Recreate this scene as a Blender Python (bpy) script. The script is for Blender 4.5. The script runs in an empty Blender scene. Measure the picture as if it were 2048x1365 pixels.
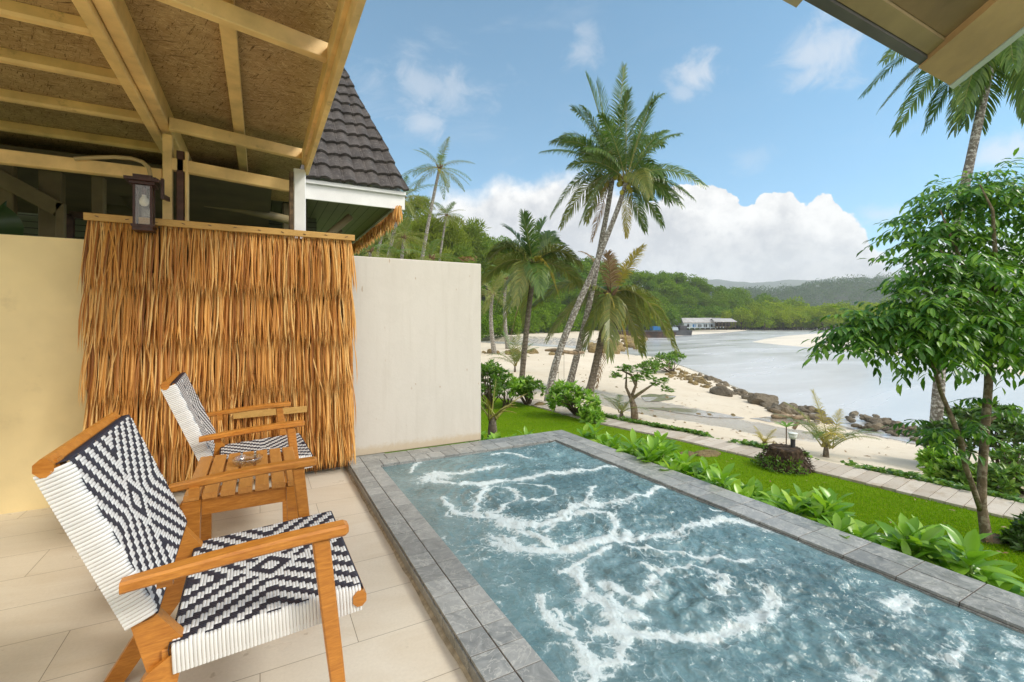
import bpy, math, random
import numpy as np
from mathutils import Vector, Matrix
random.seed(7); rng = np.random.default_rng(11)
sc = bpy.context.scene
COL = sc.collection
pi = math.pi
# ------------------------------------------------------------------ camera frame
T = math.radians(28.4); FOC = 932.0; CX = 1024.0; CY = 642.0; H = 1.15
ST, CT = math.sin(T), math.cos(T)
def ray(px, py):
    a = (px-CX)/FOC; b = (CY-py)/FOC
    return np.array((ST+a*CT, CT-a*ST, b))
def onz(px, py, z):
    r = ray(px, py); k = (z-H)/r[2]; return np.array((r[0]*k, r[1]*k, z))
def ony(px, py, y):
    r = ray(px, py); k = y/r[1]; return np.array((r[0]*k, y, H+r[2]*k))
def atd(px, py, d):
    r = ray(px, py); return np.array((r[0]*d, r[1]*d, H+r[2]*d))
RIGHT = np.array((CT, -ST, 0.)); FWD = np.array((ST, CT, 0.)); UP = np.array((0, 0, 1.))
def A(*p): return np.array(p, float)
def nrm(v):
    v = np.asarray(v, float); return v/(np.linalg.norm(v, axis=-1, keepdims=True)+1e-12)

# ------------------------------------------------------------------ mesh accumulator
class G:
    def __init__(s): s.V = []; s.F = []; s.n = 0
    def add(s, V, F):
        V = np.asarray(V, float).reshape(-1, 3); F = np.asarray(F, int)
        s.V.append(V); s.F.append(F+s.n); s.n += len(V); return s
    def box(s, a, b):
        x0, y0, z0 = a; x1, y1, z1 = b
        V = [(x0,y0,z0),(x1,y0,z0),(x1,y1,z0),(x0,y1,z0),(x0,y0,z1),(x1,y0,z1),(x1,y1,z1),(x0,y1,z1)]
        return s.add(V, [(0,3,2,1),(4,5,6,7),(0,1,5,4),(1,2,6,5),(2,3,7,6),(3,0,4,7)])
    def beam(s, p, q, w, h, up=(0,0,1), bev=0.0):
        """bevelled bar from p to q, w across, h along up"""
        p = np.asarray(p, float); q = np.asarray(q, float); d = nrm(q-p)
        u = np.asarray(up, float); sd = np.cross(d, u)
        if np.linalg.norm(sd) < 1e-4: sd = np.cross(d, A(1,0,0))
        sd = nrm(sd); u = nrm(np.cross(sd, d))
        b = bev if bev else min(w, h)*.08
        prof = [(-w/2+b,-h/2),(w/2-b,-h/2),(w/2,-h/2+b),(w/2,h/2-b),(w/2-b,h/2),(-w/2+b,h/2),(-w/2,h/2-b),(-w/2,-h/2+b)]
        V = [p+sd*x+u*y for x, y in prof]+[q+sd*x+u*y for x, y in prof]
        s.add(V, [(i, (i+1) % 8, 8+(i+1) % 8, 8+i) for i in range(8)])
        s.n -= 16; base = s.n
        s.F.append(np.array([[7,6,5,4],[7,4,3,0],[3,2,1,0]])+base); s.F.append(np.array([[12,13,14,15],[8,11,12,15],[8,9,10,11]])+base)
        s.n += 16
        return s
    def tube(s, P, R, n=8, cap=True):
        P = np.asarray(P, float); m = len(P); R = np.broadcast_to(np.asarray(R, float), (m,))
        tg = nrm(np.gradient(P, axis=0)); ref = A(0,0,1) if abs(tg[0][2]) < .8 else A(1,0,0)
        V = []
        sd = nrm(np.cross(tg[0], ref))
        for i in range(m):
            sd = nrm(sd-tg[i]*np.dot(sd, tg[i])); u = np.cross(tg[i], sd)
            a = np.arange(n)/n*2*pi
            V.append(P[i]+R[i]*(np.cos(a)[:,None]*sd+np.sin(a)[:,None]*u))
        V = np.vstack(V)
        F = [(i*n+j, i*n+(j+1) % n, (i+1)*n+(j+1) % n, (i+1)*n+j) for i in range(m-1) for j in range(n)]
        if cap:
            b = len(V); V = np.vstack([V, P[0], P[-1]])
            s.add(V, F); k = s.n-len(V)
            s.F.append(np.array([(b, (j+1) % n, j) for j in range(n)])+k)
            s.F.append(np.array([(b+1, (m-1)*n+j, (m-1)*n+(j+1) % n) for j in range(n)])+k)
        else: s.add(V, F)
        return s
    def lathe(s, prof, c=(0,0,0), n=20):
        V = []; c = np.asarray(c, float)
        for r, z in prof:
            a = np.arange(n)/n*2*pi
            V.append(np.stack([c[0]+r*np.cos(a), c[1]+r*np.sin(a), np.full(n, c[2]+z)], 1))
        m = len(prof)
        return s.add(np.vstack(V), [(i*n+j, i*n+(j+1) % n, (i+1)*n+(j+1) % n, (i+1)*n+j) for i in range(m-1) for j in range(n)])
    def prism(s, poly, d):
        """closed prism: polygon (list of 3d points) pushed by vector d"""
        P = np.asarray(poly, float); n = len(P); d = np.asarray(d, float)
        k = s.n; s.add(np.vstack([P, P+d]), [(i, (i+1) % n, n+(i+1) % n, n+i) for i in range(n)])
        s.F.append(np.array([list(range(n))[::-1]])+k); s.F.append(np.array([[n+i for i in range(n)]])+k)
        return s
    def build(s, name, mat=None, parent=None, smooth=False, origin=None, attr=None):
        V = np.vstack(s.V) if s.V else np.zeros((0,3))
        if parent is not None and origin is None: origin = parent.get('_o', (0,0,0))
        if origin is not None: V = V-np.asarray(origin, float)
        me = bpy.data.meshes.new(name); me.vertices.add(len(V)); me.vertices.foreach_set('co', V.ravel())
        loops = np.concatenate([f.ravel() for f in s.F]); tot = np.concatenate([np.full(len(f), f.shape[1]) for f in s.F])
        me.loops.add(len(loops)); me.loops.foreach_set('vertex_index', loops)
        st = np.concatenate([[0], np.cumsum(tot)[:-1]])
        me.polygons.add(len(tot)); me.polygons.foreach_set('loop_start', st); me.polygons.foreach_set('loop_total', tot)
        me.update(calc_edges=True); me.validate()
        me.polygons.foreach_set('use_smooth', np.full(len(me.polygons), bool(smooth)))
        if attr:
            for k, v in attr.items():
                at = me.attributes.new(k, 'FLOAT', 'POINT'); at.data.foreach_set('value', np.asarray(v, float))
        if mat: me.materials.append(mat)
        o = bpy.data.objects.new(name, me); COL.objects.link(o)
        if parent is not None: o.parent = parent
        elif origin is not None: o.location = Vector(tuple(origin))
        return o

def tag(o, label, cat, group=None, kind=None):
    o['label'] = label; o['category'] = cat
    if group: o['group'] = group
    if kind: o['kind'] = kind
    return o
def thing(name, label, cat, loc=(0,0,0), group=None):
    o = bpy.data.objects.new(name, None); COL.objects.link(o); o.empty_display_size = .1
    o.location = tuple(float(v) for v in loc); o['_o'] = [float(v) for v in loc]
    return tag(o, label, cat, group)
def struct(o): o['kind'] = 'structure'; return o
def dup(root, loc, rz=0, scale=1.0, label=None, group=None):
    r = root.copy(); COL.objects.link(r); r.location = tuple(float(v) for v in loc); r.rotation_euler = (0,0,rz)
    r.scale = (scale,)*3 if np.isscalar(scale) else tuple(scale)
    if label: r['label'] = label
    if group: r['group'] = group
    for ch in list(root.children):
        c = ch.copy(); COL.objects.link(c); c.parent = r
        for g in list(ch.children):
            d = g.copy(); COL.objects.link(d); d.parent = c
    return r

# ------------------------------------------------------------------ numpy noise
def _h(ix, iy, sd):
    n = (ix*374761393+iy*668265263+sd*2147483647) & 0xffffffff
    n = ((n ^ (n >> 13))*1274126177) & 0xffffffff
    return ((n ^ (n >> 16)) & 0xffff)/65535.
def vnoise(x, y, sd=0):
    x = np.asarray(x, float); y = np.asarray(y, float)
    ix = np.floor(x).astype(np.int64); iy = np.floor(y).astype(np.int64); fx = x-ix; fy = y-iy
    fx = fx*fx*(3-2*fx); fy = fy*fy*(3-2*fy)
    return (_h(ix,iy,sd)*(1-fx)+_h(ix+1,iy,sd)*fx)*(1-fy)+(_h(ix,iy+1,sd)*(1-fx)+_h(ix+1,iy+1,sd)*fx)*fy
def fbm(x, y, o=4, sd=0):
    s = 0; a = .5
    for i in range(o): s = s+a*vnoise(x*2**i, y*2**i, sd+i*7); a *= .5
    return s
def inpoly(x, y, poly):
    x = np.asarray(x); y = np.asarray(y); r = np.zeros(x.shape, bool); n = len(poly)
    for i in range(n):
        x0, y0 = poly[i][:2]; x1, y1 = poly[(i+1) % n][:2]
        c = ((y0 > y) != (y1 > y)) & (x < (x1-x0)*(y-y0)/(y1-y0+1e-12)+x0); r ^= c
    return r
def polydist(x, y, pts):
    """distance to a polyline"""
    x = np.asarray(x, float); y = np.asarray(y, float); D = np.full(x.shape, 1e9)
    for (a, b) in zip(pts[:-1], pts[1:]):
        ax, ay = a[:2]; dx, dy = b[0]-ax, b[1]-ay
        t = np.clip(((x-ax)*dx+(y-ay)*dy)/(dx*dx+dy*dy+1e-12), 0, 1)
        D = np.minimum(D, np.hypot(x-ax-t*dx, y-ay-t*dy))
    return D
def smooth01(x, a, b):
    t = np.clip((x-a)/(b-a), 0, 1); return t*t*(3-2*t)

# ------------------------------------------------------------------ materials
class NT:
    def __init__(s, name):
        s.m = bpy.data.materials.new(name); s.m.use_nodes = True; s.t = s.m.node_tree; s.t.nodes.clear()
        s.out = s.n('ShaderNodeOutputMaterial')
    def n(s, ty, **kw):
        nd = s.t.nodes.new(ty)
        for k, v in kw.items(): setattr(nd, k, v)
        return nd
    def l(s, a, b): s.t.links.new(a, b)
    def set(s, sock, v):
        if hasattr(v, 'links') or isinstance(v, bpy.types.NodeSocket): s.l(v, sock)
        else: sock.default_value = (*v, 1) if isinstance(v, (tuple, list)) and len(v) == 3 and sock.type == 'RGBA' else v
    def coord(s, kind='Object', scale=(1,1,1), rot=(0,0,0)):
        c = s.n('ShaderNodeTexCoord'); mp = s.n('ShaderNodeMapping'); s.l(c.outputs[kind], mp.inputs[0])
        mp.inputs['Rotation'].default_value = rot; m2 = s.n('ShaderNodeMapping'); m2.inputs['Scale'].default_value = scale; s.l(mp.outputs[0], m2.inputs[0]); return m2.outputs[0]
    def world(s, scale=(1,1,1)):
        g = s.n('ShaderNodeNewGeometry'); mp = s.n('ShaderNodeMapping'); s.l(g.outputs['Position'], mp.inputs[0])
        mp.inputs['Scale'].default_value = scale; return mp.outputs[0]
    def noise(s, vec, scale=5, detail=4, rough=.55, dist=0, out='Fac'):
        t = s.n('ShaderNodeTexNoise'); s.l(vec, t.inputs['Vector']); t.inputs['Scale'].default_value = scale
        t.inputs['Detail'].default_value = detail; t.inputs['Roughness'].default_value = rough; t.inputs['Distortion'].default_value = dist
        return t.outputs[out]
    def ramp(s, fac, stops):
        r = s.n('ShaderNodeValToRGB'); s.l(fac, r.inputs[0]); e = r.color_ramp.elements
        while len(e) < len(stops): e.new(.5)
        for i, (p, c) in enumerate(stops):
            e[i].position = p; e[i].color = (*c, 1) if len(c) == 3 else c
        return r.outputs[0]
    def mix(s, fac, a, b, mode='MIX'):
        m = s.n('ShaderNodeMix', data_type='RGBA', blend_type=mode)
        s.set(m.inputs[0], fac); s.set(m.inputs[6], a); s.set(m.inputs[7], b); return m.outputs[2]
    def math(s, op, a, b=0.0, clamp=False):
        m = s.n('ShaderNodeMath', operation=op); m.use_clamp = clamp
        s.set(m.inputs[0], a); s.set(m.inputs[1], b); return m.outputs[0]
    def mr(s, v, a, b, c=0., d=1., smooth=False):
        m = s.n('ShaderNodeMapRange'); s.set(m.inputs[0], v)
        if smooth: m.interpolation_type = 'SMOOTHSTEP'
        for i, x in zip((1,2,3,4), (a,b,c,d)): m.inputs[i].default_value = x
        return m.outputs[0]
    def bump(s, h, strength=.3, dist=.01, normal=None):
        b = s.n('ShaderNodeBump'); s.l(h, b.inputs['Height']); b.inputs['Strength'].default_value = strength; b.inputs['Distance'].default_value = dist
        if normal is not None: s.l(normal, b.inputs['Normal'])
        return b.outputs[0]
    def bsdf(s, color, rough=.6, normal=None, spec=.5, **kw):
        p = s.n('ShaderNodeBsdfPrincipled'); s.set(p.inputs['Base Color'], color); s.set(p.inputs['Roughness'], rough)
        s.set(p.inputs['Specular IOR Level'], spec)
        if normal is not None: s.l(normal, p.inputs['Normal'])
        for k, v in kw.items(): s.set(p.inputs[k.replace('_', ' ')], v)
        return p.outputs[0]
    def done(s, sh): s.l(sh, s.out.inputs[0]); return s.m
    def island(s): return s.n('ShaderNodeNewGeometry').outputs['Random Per Island']
    def objrnd(s): return s.n('ShaderNodeObjectInfo').outputs['Random']

LEAF_GAIN = 1.4
def m_leaf(name, c1, c2, c3=None, trans=.35, rough=.42, spec=.4, objvar=0.0, nscale=3.):
    c1, c2 = (tuple(min(.9, x*LEAF_GAIN) for x in c) for c in (c1, c2)); c3 = c3 and tuple(min(.9, x*LEAF_GAIN) for x in c3)
    t = NT(name); r = t.island()
    stops = [(0, c1), (.6, c2)]+([(1, c3)] if c3 else [])
    col = t.ramp(r, stops)
    n = t.noise(t.world(), nscale, 2); col = t.mix(t.mr(n, .3, .7, 0, .35), col, c1)
    if objvar:
        col = t.mix(t.math('MULTIPLY', t.objrnd(), objvar), col, (c2[0]*1.5, c2[1]*1.15, c2[2]*.8))
    p = t.bsdf(col, rough, spec=spec)
    tr = t.n('ShaderNodeBsdfTranslucent'); t.l(t.mix(1., col, (1.3,1.35,.55), 'MULTIPLY'), tr.inputs[0])
    ms = t.n('ShaderNodeMixShader'); ms.inputs[0].default_value = trans; t.l(p, ms.inputs[1]); t.l(tr.outputs[0], ms.inputs[2])
    return t.done(ms.outputs[0])
def m_plain(name, c, rough=.6, var=.15, nscale=6, bump=.0, bscale=40, spec=.4, kind='Object', metallic=0., stain=None):
    t = NT(name); v = t.coord(kind)
    n = t.noise(v, nscale, 5)
    dark = tuple(x*(1-var*1.6) for x in c); light = tuple(min(1, x*(1+var)) for x in c)
    col = t.mix(t.mr(n, .3, .7), dark, light)
    if stain:
        n2 = t.noise(v, stain[1], 6, .7); col = t.mix(t.mr(n2, stain[2], stain[2]+.12, 0, stain[3]), col, stain[0])
    nm = t.bump(t.noise(v, bscale, 4), bump, .004) if bump else None
    return t.done(t.bsdf(col, rough, nm, spec, Metallic=metallic))
def m_wood(name, c1, c2, rough=.4, scale=(1,12,12), spec=.5, island=.25, rot=(0,0,0)):
    t = NT(name); v = t.coord('Object', scale, rot)
    n = t.noise(v, 6, 6, .6, 1.5); n2 = t.noise(v, 30, 3, .6, .5)
    f = t.math('ADD', t.math('MULTIPLY', n, .7), t.math('MULTIPLY', n2, .3))
    col = t.ramp(f, [(.3, c2), (.5, tuple((a+b)/2 for a, b in zip(c1, c2))), (.68, c1)])
    col = t.mix(t.math('MULTIPLY', t.island(), island), col, tuple(x*.55 for x in c2))
    return t.done(t.bsdf(col, t.mr(n, .3, .7, rough-.08, rough+.12), t.bump(f, .12, .003), spec))

M = {}
M['warm_lit_paint'] = m_plain('warm_lit_paint', (.88,.72,.40), .55, .08, 2.2, .12, 60, kind='Object', stain=((.36,.27,.14), 1.3, .58, .35))  # same wall as the white one, warm lamp light put into the colour
M['roof_paint'] = m_plain('roof_paint', (.84,.58,.25), .5, .16, 5, .1, 50, kind='Object', stain=((.22,.14,.06), 7, .60, .5))
M['white_paint'] = m_plain('white_paint', (.80,.80,.79), .45, .06, 4, .08, 60, stain=((.55,.5,.42), 3, .63, .35))
M['dark_paint'] = m_plain('dark_paint', (.10,.08,.042), .6, .2, 3)
M['dusky_paint'] = m_plain('dusky_paint', (.20,.155,.075), .6, .2, 3)
M['brown_wood'] = m_plain('brown_wood', (.085,.035,.022), .4, .3, 12, .1, 60)
M['lantern_wood'] = m_plain('lantern_wood', (.055,.018,.012), .35, .3, 14, .1, 60)
M['weathered'] = m_plain('weathered', (.13,.085,.045), .8, .4, 25, .5, 60)
M['soffit'] = None
def wall_white():
    t = NT('white_wall_render'); v = t.coord('Object')
    n = t.noise(t.coord('Object', (1.2,1,.22)), 4, 6, .6); n2 = t.noise(v, 26, 5, .7)
    col = t.mix(t.mr(n, .3, .72), (.60,.56,.50), (.64,.60,.54))
    st = t.noise(t.coord('Object', (9,1,.4)), 3, 4, .6); col = t.mix(t.mr(st, .52, .75, 0, .3), col, (.48,.43,.36))
    sp = t.noise(t.coord('Object', (3.2,1,1)), 8.5, 2, .5); col = t.mix(t.mr(sp, .715, .75, 0, .6), col, (.36,.22,.11)); tr_ = t.noise(v, 3.2, 7, .75, .8); col = t.mix(t.mr(tr_, .46, .5, .10, 0), col, (.50,.46,.40))
    # damp rim along the foot of the wall, ragged
    sx = t.n('ShaderNodeSeparateXYZ'); t.l(v, sx.inputs[0])
    zz = t.math('ADD', sx.outputs[2], t.math('MULTIPLY', n2, -.09)); col = t.mix(t.mr(zz, .0, .04, .55, 0), col, (.48,.36,.2))
    return t.done(t.bsdf(col, .6, t.bump(n2, .2, .006), .3))
M['white_wall'] = wall_white()
def osb():
    t = NT('strand_board'); v = t.coord('Object'); fs = []
    for k, (sc_, ro) in enumerate((((1,8,1),.35),((1,8,1),1.25),((1,8,1),2.2),((1,8,1),2.9))):
        fs.append(t.noise(t.coord('Object', sc_, (0,0,ro)), 11+k*2, 3, .6, 1.4))
    dk = t.math('MAXIMUM', t.mr(fs[0], .58, .66), t.mr(fs[1], .58, .66)); lt = t.math('MAXIMUM', t.mr(fs[2], .57, .66), t.mr(fs[3], .57, .66))
    big = t.noise(v, 1.8, 5, .65); mid = t.noise(v, 14, 4, .7)
    col = t.mix(t.mr(big, .3, .7), (.33,.215,.10), (.53,.37,.18)); col = t.mix(t.mr(mid, .3, .7, .5, 0), col, (.26,.15,.055))
    col = t.mix(t.math('MULTIPLY', lt, .75), col, (.68,.51,.28)); col = t.mix(t.math('MULTIPLY', dk, .85), col, (.10,.05,.016))
    return t.done(t.bsdf(col, .75, t.bump(t.math('SUBTRACT', lt, dk), .35, .004), .2))
M['strand_board'] = osb()
def floor_m():
    t = NT('deck_tile'); v = t.coord('Object')
    b = t.n('ShaderNodeTexBrick'); t.l(v, b.inputs['Vector']); b.inputs['Scale'].default_value = 1; b.offset = .5
    b.inputs['Brick Width'].default_value = .62; b.inputs['Row Height'].default_value = .288; b.inputs['Mortar Size'].default_value = .0014
    b.inputs['Mortar Smooth'].default_value = .1; b.inputs['Color1'].default_value = (.66,.59,.475,1); b.inputs['Color2'].default_value = (.73,.665,.555,1); b.inputs['Mortar'].default_value = (.16,.13,.10,1)
    n = t.noise(t.coord('Object', (.7,2.2,1), (0,0,.25)), 2.2, 6, .6, 1.2); n2 = t.noise(v, 1.1, 4); n3 = t.noise(v, 90, 2)
    col = t.mix(t.mr(n, .45, .75, 0, .5), b.outputs[0], (.55,.45,.31))
    col = t.mix(t.mr(n2, .35, .7, 0, .35), col, (.66,.62,.55)); col = t.mix(t.mr(n3, .3, .7, 0, .12), col, (.3,.26,.2))
    n4 = t.noise(v, 17, 3, .5); col = t.mix(t.mr(n4, .70, .74, 0, .4), col, (.3,.23,.15)); col = t.mix(b.outputs[1], col, (.27,.22,.16))
    return t.done(t.bsdf(col, t.mr(n, .3, .7, .26, .42), t.bump(t.math('SUBTRACT', 1., b.outputs[1]), .3, .002), .45))
M['deck_tile'] = floor_m()
def slate():
    t = NT('slate_coping'); v = t.coord('Object'); r = t.island()
    cmb = t.n('ShaderNodeCombineXYZ'); t.l(t.math('MULTIPLY', r, 37.), cmb.inputs[0]); t.l(t.math('MULTIPLY', r, 91.), cmb.inputs[1])
    ad = t.n('ShaderNodeVectorMath', operation='ADD'); t.l(v, ad.inputs[0]); t.l(cmb.outputs[0], ad.inputs[1])
    n = t.noise(ad.outputs[0], 13, 7, .65, 1.2); ve = t.noise(ad.outputs[0], 7, 5, .6, 2.5)
    col = t.ramp(n, [(.3, (.15,.16,.16)), (.52, (.26,.27,.265)), (.72, (.40,.405,.395))])
    vein = t.math('ABSOLUTE', t.math('SUBTRACT', ve, .5)); col = t.mix(t.mr(vein, 0, .022, .65, 0), col, (.58,.57,.53))
    col = t.mix(t.mr(r, 0, .5, .55, 0), col, (.17,.175,.175)); col = t.mix(t.mr(r, .6, 1, 0, .45), col, (.40,.40,.385))
    return t.done(t.bsdf(col, t.mr(n, .3, .7, .28, .5), t.bump(n, .5, .006), .5))
M['slate'] = slate()
M['grout'] = m_plain('grout', (.40,.35,.26), .85, .25, 30, .2, 80)
M['teak'] = m_wood('teak', (.66,.28,.045), (.34,.11,.013), .36, (1.5,9,9))
M['teak_table'] = m_wood('teak_table', (.62,.29,.07), (.40,.165,.035), .42, (9,1.2,9))
def m_cord(name, c, rough):
    t = NT(name); r = t.island(); col = t.mix(t.math('MULTIPLY', r, .35), c, tuple(x*.72 for x in c))
    return t.done(t.bsdf(col, rough, None, .5))
M['cord_white'] = m_cord('white_cord', (.70,.70,.69), .38)
M['cord_dark'] = m_cord('dark_cord', (.022,.021,.034), .42)
def glass():
    t = NT('clear_glass'); return t.done(t.bsdf((.96,.98,.97), .02, None, .5, Transmission_Weight=1., IOR=1.45))
M['glass'] = glass()
def pane():
    t = NT('lantern_pane'); g = t.n('ShaderNodeBsdfGlossy'); g.inputs[1].default_value = .05; tr = t.n('ShaderNodeBsdfTransparent'); tr.inputs[0].default_value = (.93,.92,.88,1)
    ms = t.n('ShaderNodeMixShader'); ms.inputs[0].default_value = .05; t.l(tr.outputs[0], ms.inputs[1]); t.l(g.outputs[0], ms.inputs[2]); return t.done(ms.outputs[0])
M['pane'] = pane(); M['pane_clear'] = M['pane'].copy(); M['pane_clear'].name = 'clear_dish_glass'; M['pane_clear'].node_tree.nodes['Mix Shader'].inputs[0].default_value = .22
def thatch_m():
    t = NT('dry_thatch'); r = t.island(); v = t.coord('Object')
    col = t.ramp(r, [(0, (.20,.065,.013)), (.2, (.48,.19,.036)), (.6, (.82,.42,.10)), (1, (.95,.67,.27))])
    n = t.noise(t.coord('Object', (60,60,4)), 2, 4); col = t.mix(t.mr(n, .3, .7, 0, .4), col, (.42,.17,.035))
    p = t.bsdf(col, .55, t.bump(n, .3, .003), .35); tr = t.n('ShaderNodeBsdfTranslucent'); t.l(col, tr.inputs[0])
    ms = t.n('ShaderNodeMixShader'); ms.inputs[0].default_value = .2; t.l(p, ms.inputs[1]); t.l(tr.outputs[0], ms.inputs[2]); return t.done(ms.outputs[0])
M['thatch'] = thatch_m()
M['bamboo'] = m_wood('bamboo_batten', (.66,.41,.13), (.46,.25,.065), .5, (2,14,14), .4)
def tile_m():
    t = NT('roof_tile'); v = t.coord('Object'); r = t.island()
    n = t.noise(v, 5, 6, .65); n2 = t.noise(v, 30, 5, .7)
    col = t.mix(t.mr(n, .3, .7), (.030,.026,.025), (.095,.082,.075)); col = t.mix(t.mr(n2, .54, .72, 0, .75), col, (.22,.20,.185))
    return t.done(t.bsdf(col, .7, t.bump(n2, .5, .006), .35))
M['roof_tile'] = tile_m()
M['metal_flash'] = m_plain('flashing', (.55,.56,.6), .35, .1, 9, metallic=.6)
def board_m(name, c, axis, pitch, gap=.05):
    t = NT(name); v = t.coord('Object'); sx = t.n('ShaderNodeSeparateXYZ'); t.l(v, sx.inputs[0])
    f = t.math('FRACT', t.math('DIVIDE', sx.outputs[axis], pitch)); g = t.math('LESS_THAN', f, gap)
    n = t.noise(v, 4, 4); col = t.mix(t.mr(n, .3, .7), tuple(x*.85 for x in c), c); col = t.mix(g, col, tuple(x*.18 for x in c))
    return t.done(t.bsdf(col, .6, t.bump(t.math('SUBTRACT', 1., g), .5, .01), .3))
M['soffit'] = board_m('soffit_board', (.17,.17,.115), 0, .13, .07)
M['siding'] = board_m('siding_board', (.14,.15,.095), 2, .075, .12)
M['concrete'] = m_plain('concrete', (.36,.34,.30), .8, .2, 3, .3, 40)
# outdoors
def lawn_m():
    t = NT('lawn_turf'); v = t.world(); n = t.noise(v, .9, 5, .6); n2 = t.noise(v, 60, 3, .7); n3 = t.noise(t.world((1,1,1)), 9, 4, .7)
    col = t.mix(t.mr(n, .3, .7), (.12,.235,.005), (.18,.30,.008)); col = t.mix(t.mr(n3, .55, .8, 0, .5), col, (.20,.20,.03)); col = t.mix(t.mr(n2, .35, .65, .45, 0), col, (.035,.07,.006))
    return t.done(t.bsdf(col, .85, t.bump(n2, .7, .02), .03))
M['lawn'] = lawn_m()
M['grass'] = m_leaf('grass_blade', (.09,.20,.004), (.16,.29,.006), (.26,.33,.015), .3, .75, .06)
def sand_m():
    t = NT('beach_sand'); v = t.world(); n = t.noise(v, .35, 6, .6, .6); n2 = t.noise(v, 2.2, 5, .7); n3 = t.noise(v, 30, 3, .7)
    sx = t.n('ShaderNodeSeparateXYZ'); t.l(v, sx.inputs[0])
    col = t.mix(t.mr(n, .3, .7), (.64,.55,.425), (.73,.66,.54)); col = t.mix(t.mr(n2, .57, .78, 0, .7), col, (.46,.35,.21)); col = t.mix(t.mr(n3, .3, .7, .18, 0), col, (.40,.31,.19))
    # wet sand: low ground near the water table, ragged edge
    wt = t.n('ShaderNodeAttribute', attribute_name='wet').outputs['Fac']
    w = t.mr(t.math('ADD', wt, t.mr(n2, .3, .7, -.22, .22)), .42, .62)
    col = t.mix(t.math('MULTIPLY', w, .75), col, (.40,.345,.27))
    rg = t.mr(w, 0, 1, .85, .12)
    return t.done(t.bsdf(col, rg, t.bump(n3, .25, .02), t.mr(w, 0, 1, .2, .9)))
M['sand'] = sand_m()
M['pale_sand'] = m_plain('pale_sand', (.70,.64,.54), .85, .08, .12, kind='Object')
def sea_m():
    t = NT('sea_water'); v = t.world()
    n = t.noise(t.world((1,.6,1)), 1.6, 5, .6, .5); n2 = t.noise(t.world((.06,.16,1)), 1., 4, .55, .8)
    h = t.math('ADD', t.math('MULTIPLY', n, .5), t.math('MULTIPLY', n2, 1.5))
    col = t.mix(t.mr(n2, .35, .65), (.46,.47,.475), (.57,.575,.58))
    return t.done(t.bsdf(col, t.mr(n2, .35, .7, .16, .3), t.bump(h, .10, .10), .9, IOR=1.45))
M['sea'] = sea_m()
M['puddle'] = NT('puddle_water'); _t = M['puddle']; M['puddle'] = _t.done(_t.bsdf((.32,.29,.24), .05, _t.bump(_t.noise(_t.world(), 8, 3), .05, .02), .9))
def bark(name, c1, c2, lich=(.5,.5,.47), lf=.5, ring=60):
    t = NT(name); v = t.coord('Object'); sx = t.n('ShaderNodeSeparateXYZ'); t.l(v, sx.inputs[0])
    n = t.noise(v, 9, 5, .65); w = t.math('SINE', t.math('ADD', t.math('MULTIPLY', sx.outputs[2], ring), t.math('MULTIPLY', n, 5)))
    col = t.mix(t.mr(n, .3, .7), c1, c2); col = t.mix(t.mr(w, .3, 1, 0, .4), col, tuple(x*.5 for x in c1))
    l = t.noise(v, 16, 5, .7); col = t.mix(t.mr(l, .5, .58, 0, lf), col, lich)
    return t.done(t.bsdf(col, .85, t.bump(t.math('ADD', w, t.math('MULTIPLY', n, 2)), .5, .01), .2))
M['palm_bark'] = bark('palm_bark', (.12,.105,.085), (.26,.235,.20), (.55,.54,.50), .75, 70)
M['palm_bark_dark'] = bark('palm_bark_dark', (.10,.08,.06), (.20,.17,.13), (.33,.3,.25), .4, 50)
M['tree_bark'] = bark('tree_bark', (.12,.085,.055), (.24,.185,.125), (.42,.38,.29), .5, 25)
M['frond'] = m_leaf('palm_frond', (.045,.095,.018), (.095,.165,.032), (.18,.22,.055), .3, .34, .6)
M['frond_olive'] = m_leaf('palm_frond_olive', (.085,.12,.028), (.16,.18,.045), (.25,.22,.06), .35, .38, .55)
M['frond_yellow'] = m_leaf('palm_frond_yellow', (.22,.20,.03), (.36,.27,.04), (.30,.26,.06), .35, .45, .4)
M['frond_dead'] = m_leaf('palm_frond_dead', (.16,.095,.045), (.28,.19,.11), (.36,.28,.2), .15, .7, .2)
M['rachis'] = m_plain('frond_rib', (.28,.26,.07), .5, .2, 8)
M['coconut'] = m_plain('coconut', (.33,.30,.04), .4, .25, 9)
M['husk'] = m_plain('frond_husk', (.15,.09,.045), .85, .4, 20, .5, 50)
M['bright_leaf'] = m_leaf('bright_leaf', (.10,.22,.02), (.19,.35,.035), (.34,.47,.08), .35, .3, .5)
M['shrub_leaf'] = m_leaf('shrub_leaf', (.055,.12,.018), (.10,.20,.025), (.21,.31,.05), .35, .38, .45)
M['deep_leaf'] = m_leaf('deep_leaf', (.03,.075,.015), (.06,.125,.02), (.12,.19,.03), .3, .38, .45)
M['tree_leaf'] = m_leaf('pinnate_leaf', (.028,.090,.012), (.075,.185,.02), (.21,.36,.035), .38, .34, .5)
M['forest'] = m_leaf('forest_leaf', (.040,.10,.007), (.080,.165,.011), (.15,.23,.02), .25, .75, .05, .8, .08)
M['mangrove'] = m_leaf('mangrove_leaf', (.085,.15,.005), (.15,.225,.008), (.22,.28,.015), .3, .75, .05, .5, .08)
M['feather'] = m_leaf('feathery_leaf', (.075,.125,.02), (.13,.19,.03), (.19,.23,.055), .35, .75, .05, .5, .2)
M['far_forest'] = m_leaf('far_forest_leaf', (.018,.05,.010), (.035,.085,.016), (.06,.11,.02), .2, .8, .03, .0, .05)
M['hill_ground'] = m_plain('hill_ground', (.030,.05,.014), .95, .3, .05)
M['far_ridge'] = m_plain('far_ridge', (.032,.055,.022), .95, .35, .02)
M['rock'] = None
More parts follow.
